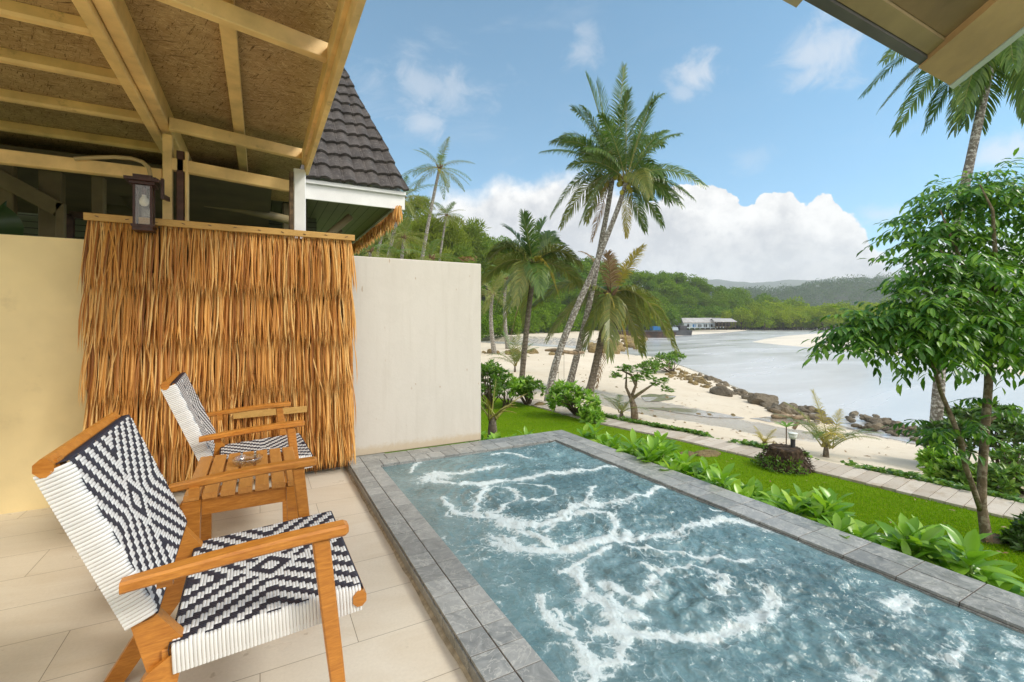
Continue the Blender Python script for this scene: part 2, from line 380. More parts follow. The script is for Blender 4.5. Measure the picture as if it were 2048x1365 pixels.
def rock_m(name, c1, c2, c3):
    t = NT(name); v = t.world(); n = t.noise(v, 1.6, 6, .65); n2 = t.noise(v, 9, 5, .7); r = t.objrnd()
    col = t.mix(t.mr(n, .3, .7), c1, c2); col = t.mix(t.math('MULTIPLY', r, .6), col, c3); col = t.mix(t.mr(n2, .5, .75, 0, .5), col, tuple(x*.45 for x in c1))
    return t.done(t.bsdf(col, .85, t.bump(t.math('ADD', n2, t.math('MULTIPLY', t.noise(v, 4, 5, .75), 2.)), .9, .12), .2))
M['rock'] = rock_m('shore_rock', (.20,.16,.11), (.33,.28,.20), (.15,.14,.12))
M['rubble'] = rock_m('shore_rubble', (.26,.19,.085), (.40,.31,.15), (.2,.15,.08))
def plank_m():
    t = NT('path_plank'); r = t.island(); v = t.world(); n = t.noise(v, 3.5, 6, .7); n2 = t.noise(v, 24, 4, .7)
    col = t.mix(r, (.46,.40,.33), (.60,.54,.46)); col = t.mix(t.mr(n, .5, .72, 0, .75), col, (.33,.24,.14)); col = t.mix(t.mr(n2, .5, .8, 0, .25), col, (.3,.25,.2))
    return t.done(t.bsdf(col, .75, t.bump(n2, .3, .006), .25))
M['plank'] = plank_m()
M['soil'] = m_plain('planting_soil', (.045,.04,.02), .95, .4, 8, .5, 30)
M['driftwood'] = m_plain('driftwood', (.27,.20,.125), .8, .3, 9, .4, 30)
M['stump'] = m_plain('stump_bark', (.07,.045,.026), .95, .5, 14, .8, 22)
M['blackplastic'] = m_plain('black_plastic', (.015,.015,.016), .35, .1)
M['lampwhite'] = m_plain('lamp_diffuser', (.78,.80,.76), .25, .05)
M['rope'] = m_plain('rope', (.28,.25,.2), .9, .2)
M['rust'] = m_plain('rusty_hull', (.10,.06,.042), .7, .4, .8, stain=((.035,.035,.04), .5, .5, .8))
M['greyhull'] = m_plain('grey_hull', (.07,.075,.085), .6, .3, .8)
M['house_wall'] = m_plain('house_wall', (.42,.50,.56), .7, .12, 1)
M['blue_wall'] = m_plain('blue_wall', (.03,.17,.42), .6, .1, 1)
M['tin_roof'] = m_plain('tin_roof', (.42,.41,.40), .5, .15, .8)
M['tin_dark'] = m_plain('tin_roof_dark', (.12,.12,.125), .6, .2, .8)
M['dark_open'] = m_plain('dark_opening', (.02,.02,.022), .8, .1)
M['pile_wood'] = m_plain('pile_wood', (.10,.08,.06), .85, .3, 2)
M['pvc'] = m_plain('painted_conduit', (.46,.35,.18), .45, .05)
M['banana'] = m_leaf('banana_leaf', (.01,.03,.01), (.02,.05,.015), None, .2, .3, .5)
M['bulb'] = m_plain('bulb_glass', (.8,.8,.78), .15, .02)
M['twig'] = m_plain('twig', (.14,.10,.065), .85, .3, 15)

exec_order = []
# ================================================================== DECK, WALLS
WY = 3.88
struct(G().box((-4.2,-1.9,-.25),(.6,WY+.02,0)).build('floor', M['deck_tile']))
struct(G().box((-4.2,-1.9,-2.4),(.58,WY,-.254)).build('deck_foundation', M['concrete']))
# screed bead along the kerb of the pool
g = G()
ys = np.linspace(-1.8, 3.86, 200); ws = .012+.016*fbm(ys*9, ys*0, 3, 3)
V = np.vstack([np.stack([.60-ws, ys, np.full(200,.001)],1), np.stack([.598+0*ys, ys, .008+.008*fbm(ys*6, ys*0+4, 3)],1)])
g.add(V, [(i, i+1, 201+i, 200+i) for i in range(199)]); struct(g.build('floor_joint', M['grout']))
o = G().box((-3.6,WY,-.26),(.10,WY+.14,1.665)).build('boundary_wall', M['warm_lit_paint'])
tag(o, 'long boundary wall with warm lamp light put into its colour, behind the armchairs and thatch screen', 'wall')
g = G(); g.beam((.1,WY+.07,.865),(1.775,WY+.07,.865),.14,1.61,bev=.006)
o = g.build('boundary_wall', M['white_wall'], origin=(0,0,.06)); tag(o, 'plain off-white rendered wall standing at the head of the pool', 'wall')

o = G().box((-1.9,-1.9,.0),(-1.78,3.1,1.05)).build('shade_wall', M['warm_lit_paint']); tag(o, 'unseen low wall added to shade the left side of the deck', 'wall')  # out of view, added to darken the lower left of deck and wall
o = G().box((-3.6,-1.9,.0),(-.35,-1.78,2.5)).build('house_wall', M['warm_lit_paint']); tag(o, 'tall cream house wall at the back of the deck behind the viewer', 'wall')
# dry leaves caught on the end of the white wall
g = G()
for k in range(40):
    c = ony(935+random.uniform(-14,14), 522, WY+.07)+A(0,random.uniform(-.05,.05),random.uniform(.0,.035)); d = nrm(A(*np.random.default_rng(k).normal(0,1,3))*A(1,1,.4)); L = random.uniform(.03,.07)
    s_ = nrm(np.cross(d, A(random.random(),.3,1)))*L*.2
    g.add([c-d*L/2, c+s_, c+d*L/2, c-s_], [(0,1,2,3)])
tag(g.build('dry_leaves', M['frond_dead']), 'small heap of dry leaves on top of the white wall end', 'dry leaves')

# ================================================================== THATCH SCREEN
TY = 3.80
th = thing('thatch_screen', 'golden dried palm thatch screen hung on the warm-tinted wall behind the chairs', 'thatch screen', (-.15,TY,0))
X0, X1 = -.945, .632
def strip(g, x, y, z, L, w, lean, out, seed):
    r = random.Random(seed); n = 6; P = []
    tw = r.uniform(-.9,.9); bend = r.uniform(-.02,.02)
    for i in range(n):
        s = i/(n-1); ww = w*(.55+.45*min(1,s*2.2))*(1 if s < .75 else max(.04,(1-s)/.25))
        a = tw*s+r.uniform(-.15,.15); cxp = x+lean*s*L+bend*math.sin(s*3); cy = y-out*(s**1.2)-.006*math.sin(s*3)
        c, sn = math.cos(a), math.sin(a)
        P += [(cxp-ww/2*c, cy+ww/2*sn*.6, z-L*s), (cxp, cy-ww*.28, z-L*s), (cxp+ww/2*c, cy-ww/2*sn*.6, z-L*s)]
    g.add(P, [(3*i+k, 3*i+k+1, 3*i+4+k, 3*i+3+k) for i in range(n-1) for k in (0,1)])
for row, (zt, L) in enumerate([(1.775,.47),(1.43,.48),(1.08,.47),(.73,.47),(.40,.36)]):
    g = G()
    for lay in range(3):
        n = 210
        for k in range(n):
            x = X0+(X1-X0)*(k+.5)/n+random.uniform(-.014,.014)
            lean = random.gauss(0,.035)+(.0 if lay else random.gauss(0,.035))
            if k < 4 and row == 0: lean -= .05
            if random.random() < .03: lean += random.choice((-.16,.16))
            x = min(max(x, X0+.012), X1-.012); tipx = x+lean*L
            if tipx < X0-.03 or tipx > X1+.03: lean *= .15
            strip(g, x, TY-.010-.009*lay, zt, L*random.uniform(.84,1.05), random.uniform(.0045,.0125), lean, .030+.030*lay+random.uniform(0,.03), row*1000+lay*300+k)
    g.build('thatch_row', M['thatch'], th)
    bt = G().beam((X0,TY-.008,zt+.012),(X1,TY-.008,zt+.012),.02,.036,bev=.004)
    if row == 0: bt = G().beam((X0-.003,TY-.05,1.79),(X1+.012,TY-.05,1.79),.014,.046,bev=.004)
    bt.build('batten', M['bamboo'], th)
for x in np.linspace(X0+.06, X1-.05, 11): G().beam((x-.009,TY-.0585,1.792+random.uniform(-.006,.006)),(x+.009,TY-.0585,1.79+random.uniform(-.008,.008)),.004,.004).build('staple', M['brown_wood'], th)
G().box((X0+.0,TY-.006,.02),(X1,TY+.06,1.76)).build('backing_mat', m_plain('thatch_backing', (.10,.05,.018), .9, .4, 30), th)
# bamboo lath that shows behind the far chair
G().beam((-.16,TY-.115,.505),(.30,TY-.115,.51),.01,.045).build('batten', M['bamboo'], th)

# ================================================================== PORCH ROOF over the deck
pr = thing('porch_roof', 'cream timber porch roof with strand board ceiling over the deck', 'roof', (-1,3,2.5))
RP = M['roof_paint']
G().box((-3.6,1.55,2.56),(-.62,6.3,2.58)).build('ceiling_board', M['strand_board'], pr)
G().box((-.60,1.55,2.60),(.33,6.3,2.62)).build('ceiling_board', M['strand_board'], pr)
G().box((-3.7,1.5,2.63),(.345,6.32,2.70)).build('roof_deck', M['roof_tile'], pr)
for y in (2.88,3.395,3.99,4.62,5.25,5.85): G().beam((-3.6,y,2.535),(-.655,y,2.535),.06,.075,bev=.014).build('purlin', RP, pr)
G().beam((-.64,1.55,2.50),(-.64,5.1,2.50),.055,.13).build('hip_beam', RP, pr)
G().beam((-.575,1.55,2.535),(-.575,5.1,2.535),.07,.14).build('hip_beam', RP, pr)
for ye in (2.47,4.07): G().beam((-.54,ye-.215,2.475),(.305,ye,2.475),.05,.082).build('rafter', RP, pr)
G().beam((-.135,1.55,2.565),(-.135,5.1,2.565),.07,.05).build('ceiling_batten', RP, pr)
G().beam((.325,1.55,2.365),(.325,4.05,2.365),.03,.105).build('fascia', RP, pr)
G().beam((.30,1.55,2.44),(.30,4.05,2.44),.022,.10).build('fascia_ledger', RP, pr)
G().beam((-3.6,4.02,2.16),(-.60,4.02,2.16),.06,.085).build('tie_beam', RP, pr)
G().beam((-.55,4.0,2.245),(.235,4.0,2.19),.05,.085).build('tie_beam', RP, pr)
def post(x, y, z0, z1, wx, wy, mat, label):
    t = G().beam((x,y,z0),(x,y,z1),wx,wy,up=(0,1,0),bev=.005).build('wooden_post', mat, origin=None); tag(t, label, 'post', 'posts standing on the boundary wall'); return t
post(-.565,4.0,1.665,2.44,.055,.06,RP,'slim cream post on the wall beside the lantern')
post(-.492,4.005,1.665,2.34,.045,.06,M['brown_wood'],'dark brown post on the wall right of the lantern')
post(-.455,4.0,1.665,2.34,.02,.06,RP,'narrow cream lath fixed to the dark brown post')
post(.272,4.0,1.665,2.33,.085,.06,M['white_paint'],'white post at the outer corner of the porch roof')
o = G().beam((.213,4.0,1.665),(.213,4.0,2.3),.03,.062,up=(0,1,0)).build('wooden_post', M['weathered']); tag(o, 'bare weathered board nailed beside the white corner post', 'post', 'posts standing on the boundary wall')
# conduit down to the lantern
P = [(-1.05,3.97,2.19),(-.95,3.97,2.215),(-.85,3.97,2.235),(-.76,3.965,2.24),(-.70,3.96,2.225),(-.665,3.955,2.19),(-.655,3.95,2.14),(-.652,3.945,2.06)]
tag(G().tube(P, .013, 8).build('conduit', M['pvc'], smooth=True), 'cream painted conduit pipe curving down to the wall lantern', 'pipe')
# lantern
LX, LYY = -.645, 3.70
ln = thing('wall_lantern', 'dark brown wooden wall lantern with clear panes above the thatch', 'lantern', (LX,LYY,1.72))
g = G().box((LX-.062,LYY-.062,1.715),(LX+.062,LYY+.062,1.738)); g.box((LX-.07,LYY-.07,1.738),(LX+.07,LYY+.07,1.752))
for sx in (-1,1):
    for sy in (-1,1): g.beam((LX+sx*.052,LYY+sy*.052,1.75),(LX+sx*.052,LYY+sy*.052,2.0),.015,.015,up=(0,1,0))
g.build('frame', M['lantern_wood'], ln)
g = G().box((LX-.078,LYY-.078,2.0),(LX+.078,LYY+.078,2.018)); g.box((LX-.105,LYY-.105,2.018),(LX+.105,LYY+.105,2.036)); g.box((LX-.06,LYY-.06,2.036),(LX+.06,LYY+.06,2.062))
g.build('cap', M['lantern_wood'], ln)
for a, b in [((LX-.046,LYY-.055,1.752),(LX+.046,LYY-.053,2.0)),((LX-.046,LYY+.053,1.752),(LX+.046,LYY+.055,2.0)),((LX-.055,LYY-.046,1.752),(LX-.053,LYY+.046,2.0)),((LX+.053,LYY-.046,1.752),(LX+.055,LYY+.046,2.0))]:
    G().box(a, b).build('pane', M['pane'], ln)
G().lathe([(.0,1.872),(.018,1.876),(.029,1.89),(.031,1.905),(.026,1.92),(.015,1.935),(.013,1.95)], (LX,LYY,0), 16).build('bulb', M['bulb'], ln, True)
G().tube([(LX,LYY,1.945),(LX,LYY,2.0)], .016, 10).build('socket', M['lantern_wood'], ln)
g = G().box((LX+.105,LYY-.02,1.93),(LX+.125,LYY+.02,2.06)); g.beam((LX+.06,LYY,2.05),(LX+.06,LYY+.25,2.08),.03,.03); g.beam((LX+.115,LYY,1.95),(LX+.115,LYY+.27,1.98),.022,.03)
g.build('bracket', M['lantern_wood'], ln)
for c in ln.children:
    c.scale = (.82,.82,1)

# roof corner overhead on the right (eave along x, verge climbing towards the viewer)
rc = thing('eave_corner', 'overhanging roof corner with brown soffit at the upper right', 'roof', (2,.6,2.2))
def rz(y): return 2.245+(.90-y)*.585
def slab(g, x0, x1, y0, y1, off0, off1):
    V = [(x0,y0,rz(y0)+off0),(x1,y0,rz(y0)+off0),(x1,y1,rz(y1)+off0),(x0,y1,rz(y1)+off0),(x0,y0,rz(y0)+off1),(x1,y0,rz(y0)+off1),(x1,y1,rz(y1)+off1),(x0,y1,rz(y1)+off1)]
    return g.add(V, [(0,3,2,1),(4,5,6,7),(0,1,5,4),(1,2,6,5),(2,3,7,6),(3,0,4,7)])
sof = m_plain('brown_soffit', (.27,.17,.085), .75, .22, 3, .2, 30)
slab(G(), 1.60,2.47,0.3,.82,.0,.02).build('soffit', sof, rc)
slab(G(), 1.585,2.425,.822,.875,-.012,.06).build('eave_board', m_plain('eave_board', (.34,.235,.115), .6, .15, 4), rc)
slab(G(), 1.585,2.47,.878,.905,-.022,.07).build('gutter_edge', m_plain('eave_edge', (.10,.09,.085), .5, .2, 4), rc)
slab(G(), 2.43,2.73,.3,.908,-.03,.05).build('barge_board', m_plain('barge_board', (.50,.31,.14), .6, .15, 4), rc)
slab(G(), 2.733,2.775,.3,.91,-.035,.1).build('barge_edge', m_plain('barge_edge', (.55,.60,.55), .5, .08, 6), rc)
slab(G(), 1.50,1.58,.3,.92,-.035,.06).build('end_block', m_plain('end_block', (.42,.32,.2), .6, .12, 4), rc)
slab(G(), 1.48,2.78,.3,.92,.102,.14).build('roof_covering', M['roof_tile'], rc)

# ================================================================== ARMCHAIRS
def weave(gw, gd, O, U, V, N, nu, nv, sag=0., wrapv=.05, wrapu=.03):
    """white cords along V, dark cords along U; O corner, U and V full edge vectors, N up"""
    O, U, V, N = (np.asarray(k, float) for k in (O, U, V, N)); pu = np.linalg.norm(U)/nu; pv = np.linalg.norm(V)/nv; un = nrm(U); vn = nrm(V)
    i, j = np.meshgrid(np.arange(nu), np.arange(nv), indexing='ij'); a = np.abs(i-(nu-1)/2); b = np.abs(j-(nv-1)/2)
    # pairs of white cords step together
    a2 = np.floor(a/2)*2; s = (a2*1.0-b) % 8; top = s < 3.6
    c = a*.9+b; top = np.where(c < 7, False, top); top = np.where((c >= 7) & (c < 10), True, top); top = np.where(c < 3, True, top)
    def sagz(u, v): return -sag*np.sin(np.clip(u,0,1)*pi)*np.sin(np.clip(v,0,1)*pi)
    ang = np.linspace(0, pi, 5)
    for k in range(nu):
        pts = []
        hh = np.repeat(np.where(top[k], .0032, -.0025), 2); vv = ((np.arange(nv)[:,None]+np.array([.14,.86])[None])/nv).ravel(); uu = (k+.5)/nu
        C = O+U*uu+np.outer(vv, V)+np.outer(hh+sagz(uu, vv), N)
        pre = np.array([O+U*uu-vn*.006-N*wrapv, O+U*uu-vn*.007-N*wrapv*.5, O+U*uu-vn*.005-N*.006, O+U*uu+vn*.001+N*.002]); post_ = np.array([O+U*uu+V-vn*.001+N*.002, O+U*uu+V+vn*.005-N*.006, O+U*uu+V+vn*.007-N*wrapv*.5, O+U*uu+V+vn*.006-N*wrapv])
        C = np.vstack([pre, C, post_]); tg = nrm(np.gradient(C, axis=0)); nn = nrm(np.cross(un, tg)); nn = np.where((nn@N)[:,None] < -.3, -nn, nn)
        nn = nrm(np.cross(np.broadcast_to(un, tg.shape), tg)); sgn = np.sign(np.dot(nn[len(nn)//2], N)); nn = nn*sgn
        W = (C[:,None]+np.cos(ang)[None,:,None]*un*pu*.47+np.sin(ang)[None,:,None]*nn[:,None]*pu*.24).reshape(-1,3); m = len(C)
        gw.add(W, [(q*5+r, q*5+r+1, (q+1)*5+r+1, (q+1)*5+r) for q in range(m-1) for r in range(4)])
    for k in range(nv):
        hh = np.repeat(np.where(top[:,k], -.0025, .0026), 2); uu = ((np.arange(nu)[:,None]+np.array([.14,.86])[None])/nu).ravel(); vv = (k+.5)/nv
        C = O+V*vv+np.outer(uu, U)+np.outer(hh+sagz(uu, vv), N)
        pre = np.array([O+V*vv-un*.004-N*wrapu, O+V*vv-un*.006-N*wrapu*.4, O+V*vv-un*.003+N*.001]); po = np.array([O+V*vv+U+un*.003+N*.001, O+V*vv+U+un*.006-N*wrapu*.4, O+V*vv+U+un*.004-N*wrapu])
        C = np.vstack([pre, C, po]); tg = nrm(np.gradient(C, axis=0)); nn = nrm(np.cross(np.broadcast_to(vn, tg.shape), tg)); nn = nn*np.sign(np.dot(nn[len(nn)//2], N))
        W = (C[:,None]+np.cos(ang)[None,:,None]*vn*pv*.49+np.sin(ang)[None,:,None]*nn[:,None]*pv*.25).reshape(-1,3); m = len(C)
        gd.add(W, [(q*5+r, q*5+r+1, (q+1)*5+r+1, (q+1)*5+r) for q in range(m-1) for r in range(4)])
def side_board(g, prof, y, w):
    """profile in the xz plane given as left/right edge pairs, thickness w about y"""
    g.prism([(x, y-w/2, z) for x, z in prof], (0,w,0))
def make_chair(label, loc, rz_):
    t = thing('armchair', label, 'armchair', (0,0,0), 'woven teak armchairs by the pool')
    tk = M['teak']
    for s in (-1,1):
        g = G(); y = s*.256
        side_board(g, [(-.613,.842),(-.575,.852),(-.405,.47),(-.345,.385),(-.42,.335),(-.452,.46)], y, .036)
        g.build('back_post', tk, t)
        g = G(); y = s*.272
        side_board(g, [(-.418,.338),(-.343,.386),(-.36,.30),(-.565,0.0),(-.622,0.0)], y, .034); g.build('rear_leg', tk, t)
        g = G(); yy = s*.335
        for (z0, z1, x0, x1, wa, wb) in ((0,.585,.012,-.052,.030,.042),):
            V = []
            for z, x, w in ((z0,x0,wa),(z1*.5,(x0+x1)/2,(wa+wb)/2+.003),(z1,x1,wb)):
                for dx, dy in ((-1,-.7),(-.8,-1),(.8,-1),(1,-.7),(1,.7),(.8,1),(-.8,1),(-1,.7)): V.append((x+dx*w/2, yy+dy*.016, z))
            g.add(V, [(a*8+i, a*8+(i+1) % 8, a*8+8+(i+1) % 8, a*8+8+i) for a in range(2) for i in range(8)]); g.F.append(np.array([[0,7,6,5,4,3,2,1],[16,17,18,19,20,21,22,23]])+g.n-24)
        g.build('front_leg', tk, t)
        g = G(); n = 14; V = []
        for k in range(n):
            f = k/(n-1); x = -.455+.47*f; zc = .575+.028*f+.006*math.sin(f*pi); wd = .017+.008*smooth01(f,.0,.35); th_ = .0125+.002*f
            if k == n-1: wd *= .72; th_ *= .7
            if k == n-2: x = .006
            for dy, dz in ((-1,-.6),(-.75,-1),(.75,-1),(1,-.6),(1,.6),(.75,1),(-.75,1),(-1,.6)): V.append((x, yy+dy*wd, zc+dz*th_))
        g.add(V, [(a*8+i, a*8+(i+1) % 8, a*8+8+(i+1) % 8, a*8+8+i) for a in range(n-1) for i in range(8)]); g.F.append(np.array([[0,7,6,5,4,3,2,1],[(n-1)*8+i for i in range(8)]])+g.n-8*n)
        g.build('armrest', tk, t)
        G().box((-.395,min(s*.29,s*.322),.545),(-.365,max(s*.29,s*.322),.575)).build('arm_bracket', tk, t)
        G().beam((-.39,s*.262,.352),(.062,s*.262,.378),.036,.052).build('seat_rail', tk, t)
    g = G().beam((-.592,-.288,.838),(-.592,.288,.838),.034,.04,bev=.012); g.build('top_rail', tk, t)
    for a_, b_, w_, h_ in (((.054,-.297,.380),(.054,.297,.380),.036,.042),((-.37,-.28,.345),(-.37,.28,.345),.03,.04),((-.44,-.255,.485),(-.44,.255,.485),.03,.035)):
        G().beam(a_, b_, w_, h_, bev=.011).build('cross_rail', tk, t)
    gw, gd = G(), G(); weave(gw, gd, (-.372,-.286,.390), (.43,0,.022), (0,.572,0), nrm(A(-.05,0,1)), 52, 66, .012, .066, .03)
    sw = gd.build('woven_seat', M['cord_dark'], t, True); gw.build('white_cord', M['cord_white'], sw, True)
    gw, gd = G(), G(); U = A(-.152,0,.372); N = nrm(A(U[2],0,-U[0])); weave(gw, gd, A(-.412,-.279,.468)+N*.012, U, (0,.558,0), N, 46, 66, .012, .060, .03)
    sb = gd.build('woven_back', M['cord_dark'], t, True); gw.build('white_cord', M['cord_white'], sb, True)
    t.location = loc; t.rotation_euler = (0,0,rz_); return t
near = make_chair('nearest black and white woven teak armchair at the front left', (.185,1.632,0), math.radians(.8))
far = dup(near, (.178,3.062,0), math.radians(2.8), label='black and white woven teak armchair beyond the table, beside the thatch screen')

# side table
tb = thing('side_table', 'slatted teak side table standing between the two woven armchairs', 'table', (-.05,2.38,0)); TK = M['teak_table']
tx0, tx1, ty0, ty1, tz = -.255, .153, 2.10, 2.67, .498
for k in range(7):
    p = (tx1-tx0)/7; G().beam((tx0+p*(k+.5),ty0,tz-.011),(tx0+p*(k+.5),ty1,tz-.011),p-.009,.022,bev=.003).build('slat', TK, tb)
for a, b in (((tx0+.06,ty0+.022,tz-.054),(tx1-.06,ty0+.022,tz-.054)),((tx0+.06,ty1-.022,tz-.054),(tx1-.06,ty1-.022,tz-.054)),((tx0+.022,ty0+.06,tz-.054),(tx0+.022,ty1-.06,tz-.054)),((tx1-.022,ty0+.06,tz-.054),(tx1-.022,ty1-.06,tz-.054))):
    G().beam(a, b, .028, .06).build('apron', M['teak'], tb)
for x in (tx0+.03,tx1-.03):
    for y in (ty0+.03,ty1-.03):
        g = G(); V = []
        for z, w in ((0,.019),(.38,.025),(tz-.024,.029)):
            V += [(x-w,y-w,z),(x+w,y-w,z),(x+w,y+w,z),(x-w,y+w,z)]
        g.add(V, [(0,3,2,1),(8,9,10,11)]+[(a*4+i, a*4+(i+1) % 4, a*4+4+(i+1) % 4, a*4+4+i) for a in (0,1) for i in range(4)]); g.build('leg', M['teak'], tb)
ac = onz(495,926,.5)
tag(G().lathe([(0,.0),(.05,.001),(.058,.006),(.064,.026),(.060,.03),(.055,.026),(.047,.010),(0,.008)], (0,0,0), 28).build('ashtray', M['pane_clear'], smooth=True, origin=(0,0,0)), 'round clear glass ashtray on the slatted teak side table', 'ashtray').location = (ac[0],ac[1],.4985)

# ================================================================== POOL
CZ = .06; PX0, PX1, PY0, PY1 = .80, 2.385, -1.7, 3.575; OX0, OX1, OY1 = .598, 2.655, 3.865
pool = thing('swimming_pool', 'rectangular plunge pool edged with two rows of grey slate tiles', 'pool', (1.6,1,0))
g = G(); gj = .002
def tile(x0, x1, y0, y1):
    gj = .0042 if x1 < PX0+.01 else .0044
    x0 += gj/2; x1 -= gj/2; y0 += gj/2; y1 -= gj/2; b = .0008; z = CZ+random.uniform(-.0006,.0006)
    V = [(x0,y0,CZ-.012),(x1,y0,CZ-.012),(x1,y1,CZ-.012),(x0,y1,CZ-.012),(x0,y0,z-b),(x1,y0,z-b),(x1,y1,z-b),(x0,y1,z-b),(x0+b,y0+b,z),(x1-b,y0+b,z),(x1-b,y1-b,z),(x0+b,y1-b,z)]
    g.add(V, [(0,1,5,4),(1,2,6,5),(2,3,7,6),(3,0,4,7),(4,5,9,8),(5,6,10,9),(6,7,11,10),(7,4,8,11),(8,9,10,11)])
def run_y(x0, x1, y0, y1, L, off):
    y = y0-off
    while y < y1-.004:
        tile(x0, x1, max(y,y0), min(y+L,y1)); y += L
def run_x(y0, y1, x0, x1, L, off):
    x = x0-off
    while x < x1-.004:
        tile(max(x,x0), min(x+L,x1), y0, y1); x += L
xm = (OX0+PX0)/2; run_y(OX0,xm,PY0-.2,OY1,.122,.0); run_y(xm,PX0,PY0-.2,PY1,.122,.0)
xm2 = (PX1+OX1)/2; run_y(xm2,OX1,PY0-.2,OY1,.205,.0); run_y(PX1,xm2,PY0-.2,PY1,.205,.0)
ym = PY1+.145; run_x(PY1,ym,xm,xm2,.125,.0); run_x(ym,OY1,xm,xm2,.19,.0)
g.build('coping', M['slate'], pool)
g = G()
for a, b in (((OX0+.003,PY0-.2,-.3),(PX0-.004,PY1-.3,CZ-.0032)),((OX0+.003,PY1-.2995,-.3),(PX0-.004,OY1-.003,CZ-.0032)),((PX1+.004,PY0-.2,-1.4),(OX1-.003,OY1-.003,CZ-.0032)),((PX0-.0035,PY1+.004,-1.4),(PX1+.0035,OY1-.004,CZ-.0038))): g.box(a, b)
g.build('pool_wall', m_plain('dark_grout', (.11,.085,.07), .85, .25, 30), pool)
G().box((PX0-.02,PY0-.2,-1.0),(PX1+.02,PY1+.02,-.95)).build('basin', M['slate'], pool)
# skirting tiles inside and outside the rim
def rim(boxes):
    q = G()
    for a, b in boxes: q.box(a, b)
    q.build('rim_tile', M['slate'], pool)
rim([((PX1-.006,y+.002,-.05),(PX1+.002,y+.203,CZ-.014)) for y in np.arange(PY0-.2, PY1-.05, .205)])
rim([((OX0-.004,y+.002,.006),(OX0+.002,min(y+.12,OY1),CZ-.013)) for y in np.arange(PY0-.2, OY1-.1, .122)])
rim([((PX0-.002,y+.002,-.05),(PX0+.005,y+.12,CZ-.013)) for y in np.arange(PY0-.2, PY1-.05, .122)])
rim([((x+.002,PY1-.005,-.05),(x+.123,PY1+.002,CZ-.013)) for x in np.arange(PX0+.01, PX1-.08, .125)])
# foam lines traced as streaks drifting on the water
def fz1(*pts): return [(640+x/2.6, 840+y/2.6) for x, y in pts]
def fz2(*pts): return [(1140+x/2.2555, 1000+y/2.2555) for x, y in pts]
streaks = [
 (fz1((560,300),(600,340),(700,350),(850,350),(1000,330),(1150,305),(1300,290),(1380,280)),.042,1),
 (fz1((570,310),(600,290),(700,300),(850,275),(950,255)),.04,1),(fz1((545,330),(600,300),(660,320)),.07,1),
 (fz1((470,290),(490,250),(530,220),(580,200)),.022,.8),(fz1((1390,280),(1500,262),(1560,255)),.03,.8),
 (fz1((630,425),(690,470),(720,500),(800,510),(830,430),(850,380),(840,350)),.024,1),
 (fz1((850,390),(900,365),(980,370),(1030,400),(1010,440),(960,460),(930,500),(870,510)),.024,.9),
 (fz1((1000,350),(1100,345),(1180,360),(1230,410),(1200,430),(1130,440),(1060,440),(1020,410)),.018,.7),
 (fz1((800,505),(870,530),(950,545),(1040,560),(1130,570),(1200,550),(1280,500),(1380,450),(1450,460),(1560,440)),.05,1),
 (fz1((880,510),(960,570),(1050,580)),.05,1),
 (fz1((1380,450),(1400,390),(1412,365)),.022,.9),
 (fz1((940,670),(1000,690),(1100,705),(1200,705),(1300,695),(1400,670),(1500,640),(1600,620)),.05,1),
 (fz1((1040,610),(1100,620),(1170,640),(1220,690)),.04,1),(fz1((920,640),(1000,660),(1060,700)),.05,.8),
 (fz1((1190,610),(1230,560),(1300,520),(1400,500),(1480,500),(1530,530),(1545,580),(1520,640)),.022,.9),
 (fz1((1250,800),(1310,790),(1350,860),(1400,940),(1460,960),(1530,1010)),.028,1),
 (fz1((1290,800),(1350,770),(1420,730),(1500,690)),.03,.9),
 (fz1((1150,950),(1200,1050),(1270,1120),(1320,1140)),.03,.75),(fz1((1240,1010),(1270,1060),(1330,1120)),.016,.7),
 (fz1((1450,1120),(1500,1115),(1540,1130)),.022,.9),(fz1((1380,1220),(1420,1320),(1460,1365)),.03,.9),
 (fz1((900,190),(960,185),(1060,200),(1090,215)),.018,.8),(fz1((1040,195),(1075,210)),.03,.8),(fz1((1160,110),(1250,130),(1350,165),(1450,200)),.03,.75),
 (fz1((740,180),(860,165),(960,150)),.014,.5),(fz1((680,520),(650,520),(690,470)),.014,.7),
 (fz2((0,240),(100,215),(250,205),(400,180),(500,160),(580,130),(680,105),(780,110),(900,150)),.045,1),
 (fz2((0,90),(60,70),(130,70),(190,90),(215,130),(190,185)),.02,1),(fz2((0,60),(120,30),(250,15),(330,0),(420,-40)),.03,1),
 (fz2((0,330),(50,330),(40,380),(100,450),(180,500),(200,560),(260,620),(300,640)),.040,1),
 (fz2((160,400),(230,430),(300,480),(350,450),(370,390)),.045,.75),(fz2((200,470),(280,560)),.06,.8),
 (fz2((280,640),(400,640),(500,635),(600,640),(700,620),(800,580),(870,540),(910,500),(890,440)),.042,1),
 (fz2((320,325),(400,350),(480,330),(560,320),(650,345),(710,390),(690,440)),.02,.85),
 (fz2((280,240),(400,255),(500,260),(600,280),(700,295),(760,310),(830,300)),.02,.9),
 (fz2((250,640),(220,700),(200,750),(80,770),(60,720),(40,670)),.034,.95),(fz2((80,770),(100,823),(90,880)),.04,.9),
 (fz2((60,480),(80,492)),.03,1),(fz2((1450,500),(1520,470),(1560,500),(1480,520)),.035,.9),(fz2((130,605),(200,600)),.034,.95),
 (fz2((1060,215),(1160,240),(1260,290)),.03,.6),(fz2((1300,790),(1280,840)),.05,.7),(fz2((1960,640),(2040,680)),.05,.6),(fz2((1850,520),(2040,600)),.03,.45),(fz2((1700,760),(1780,660)),.03,.5),(fz2((620,60),(760,70),(900,150),(1000,190)),.02,.5),
]
nx, ny = 400, 1180
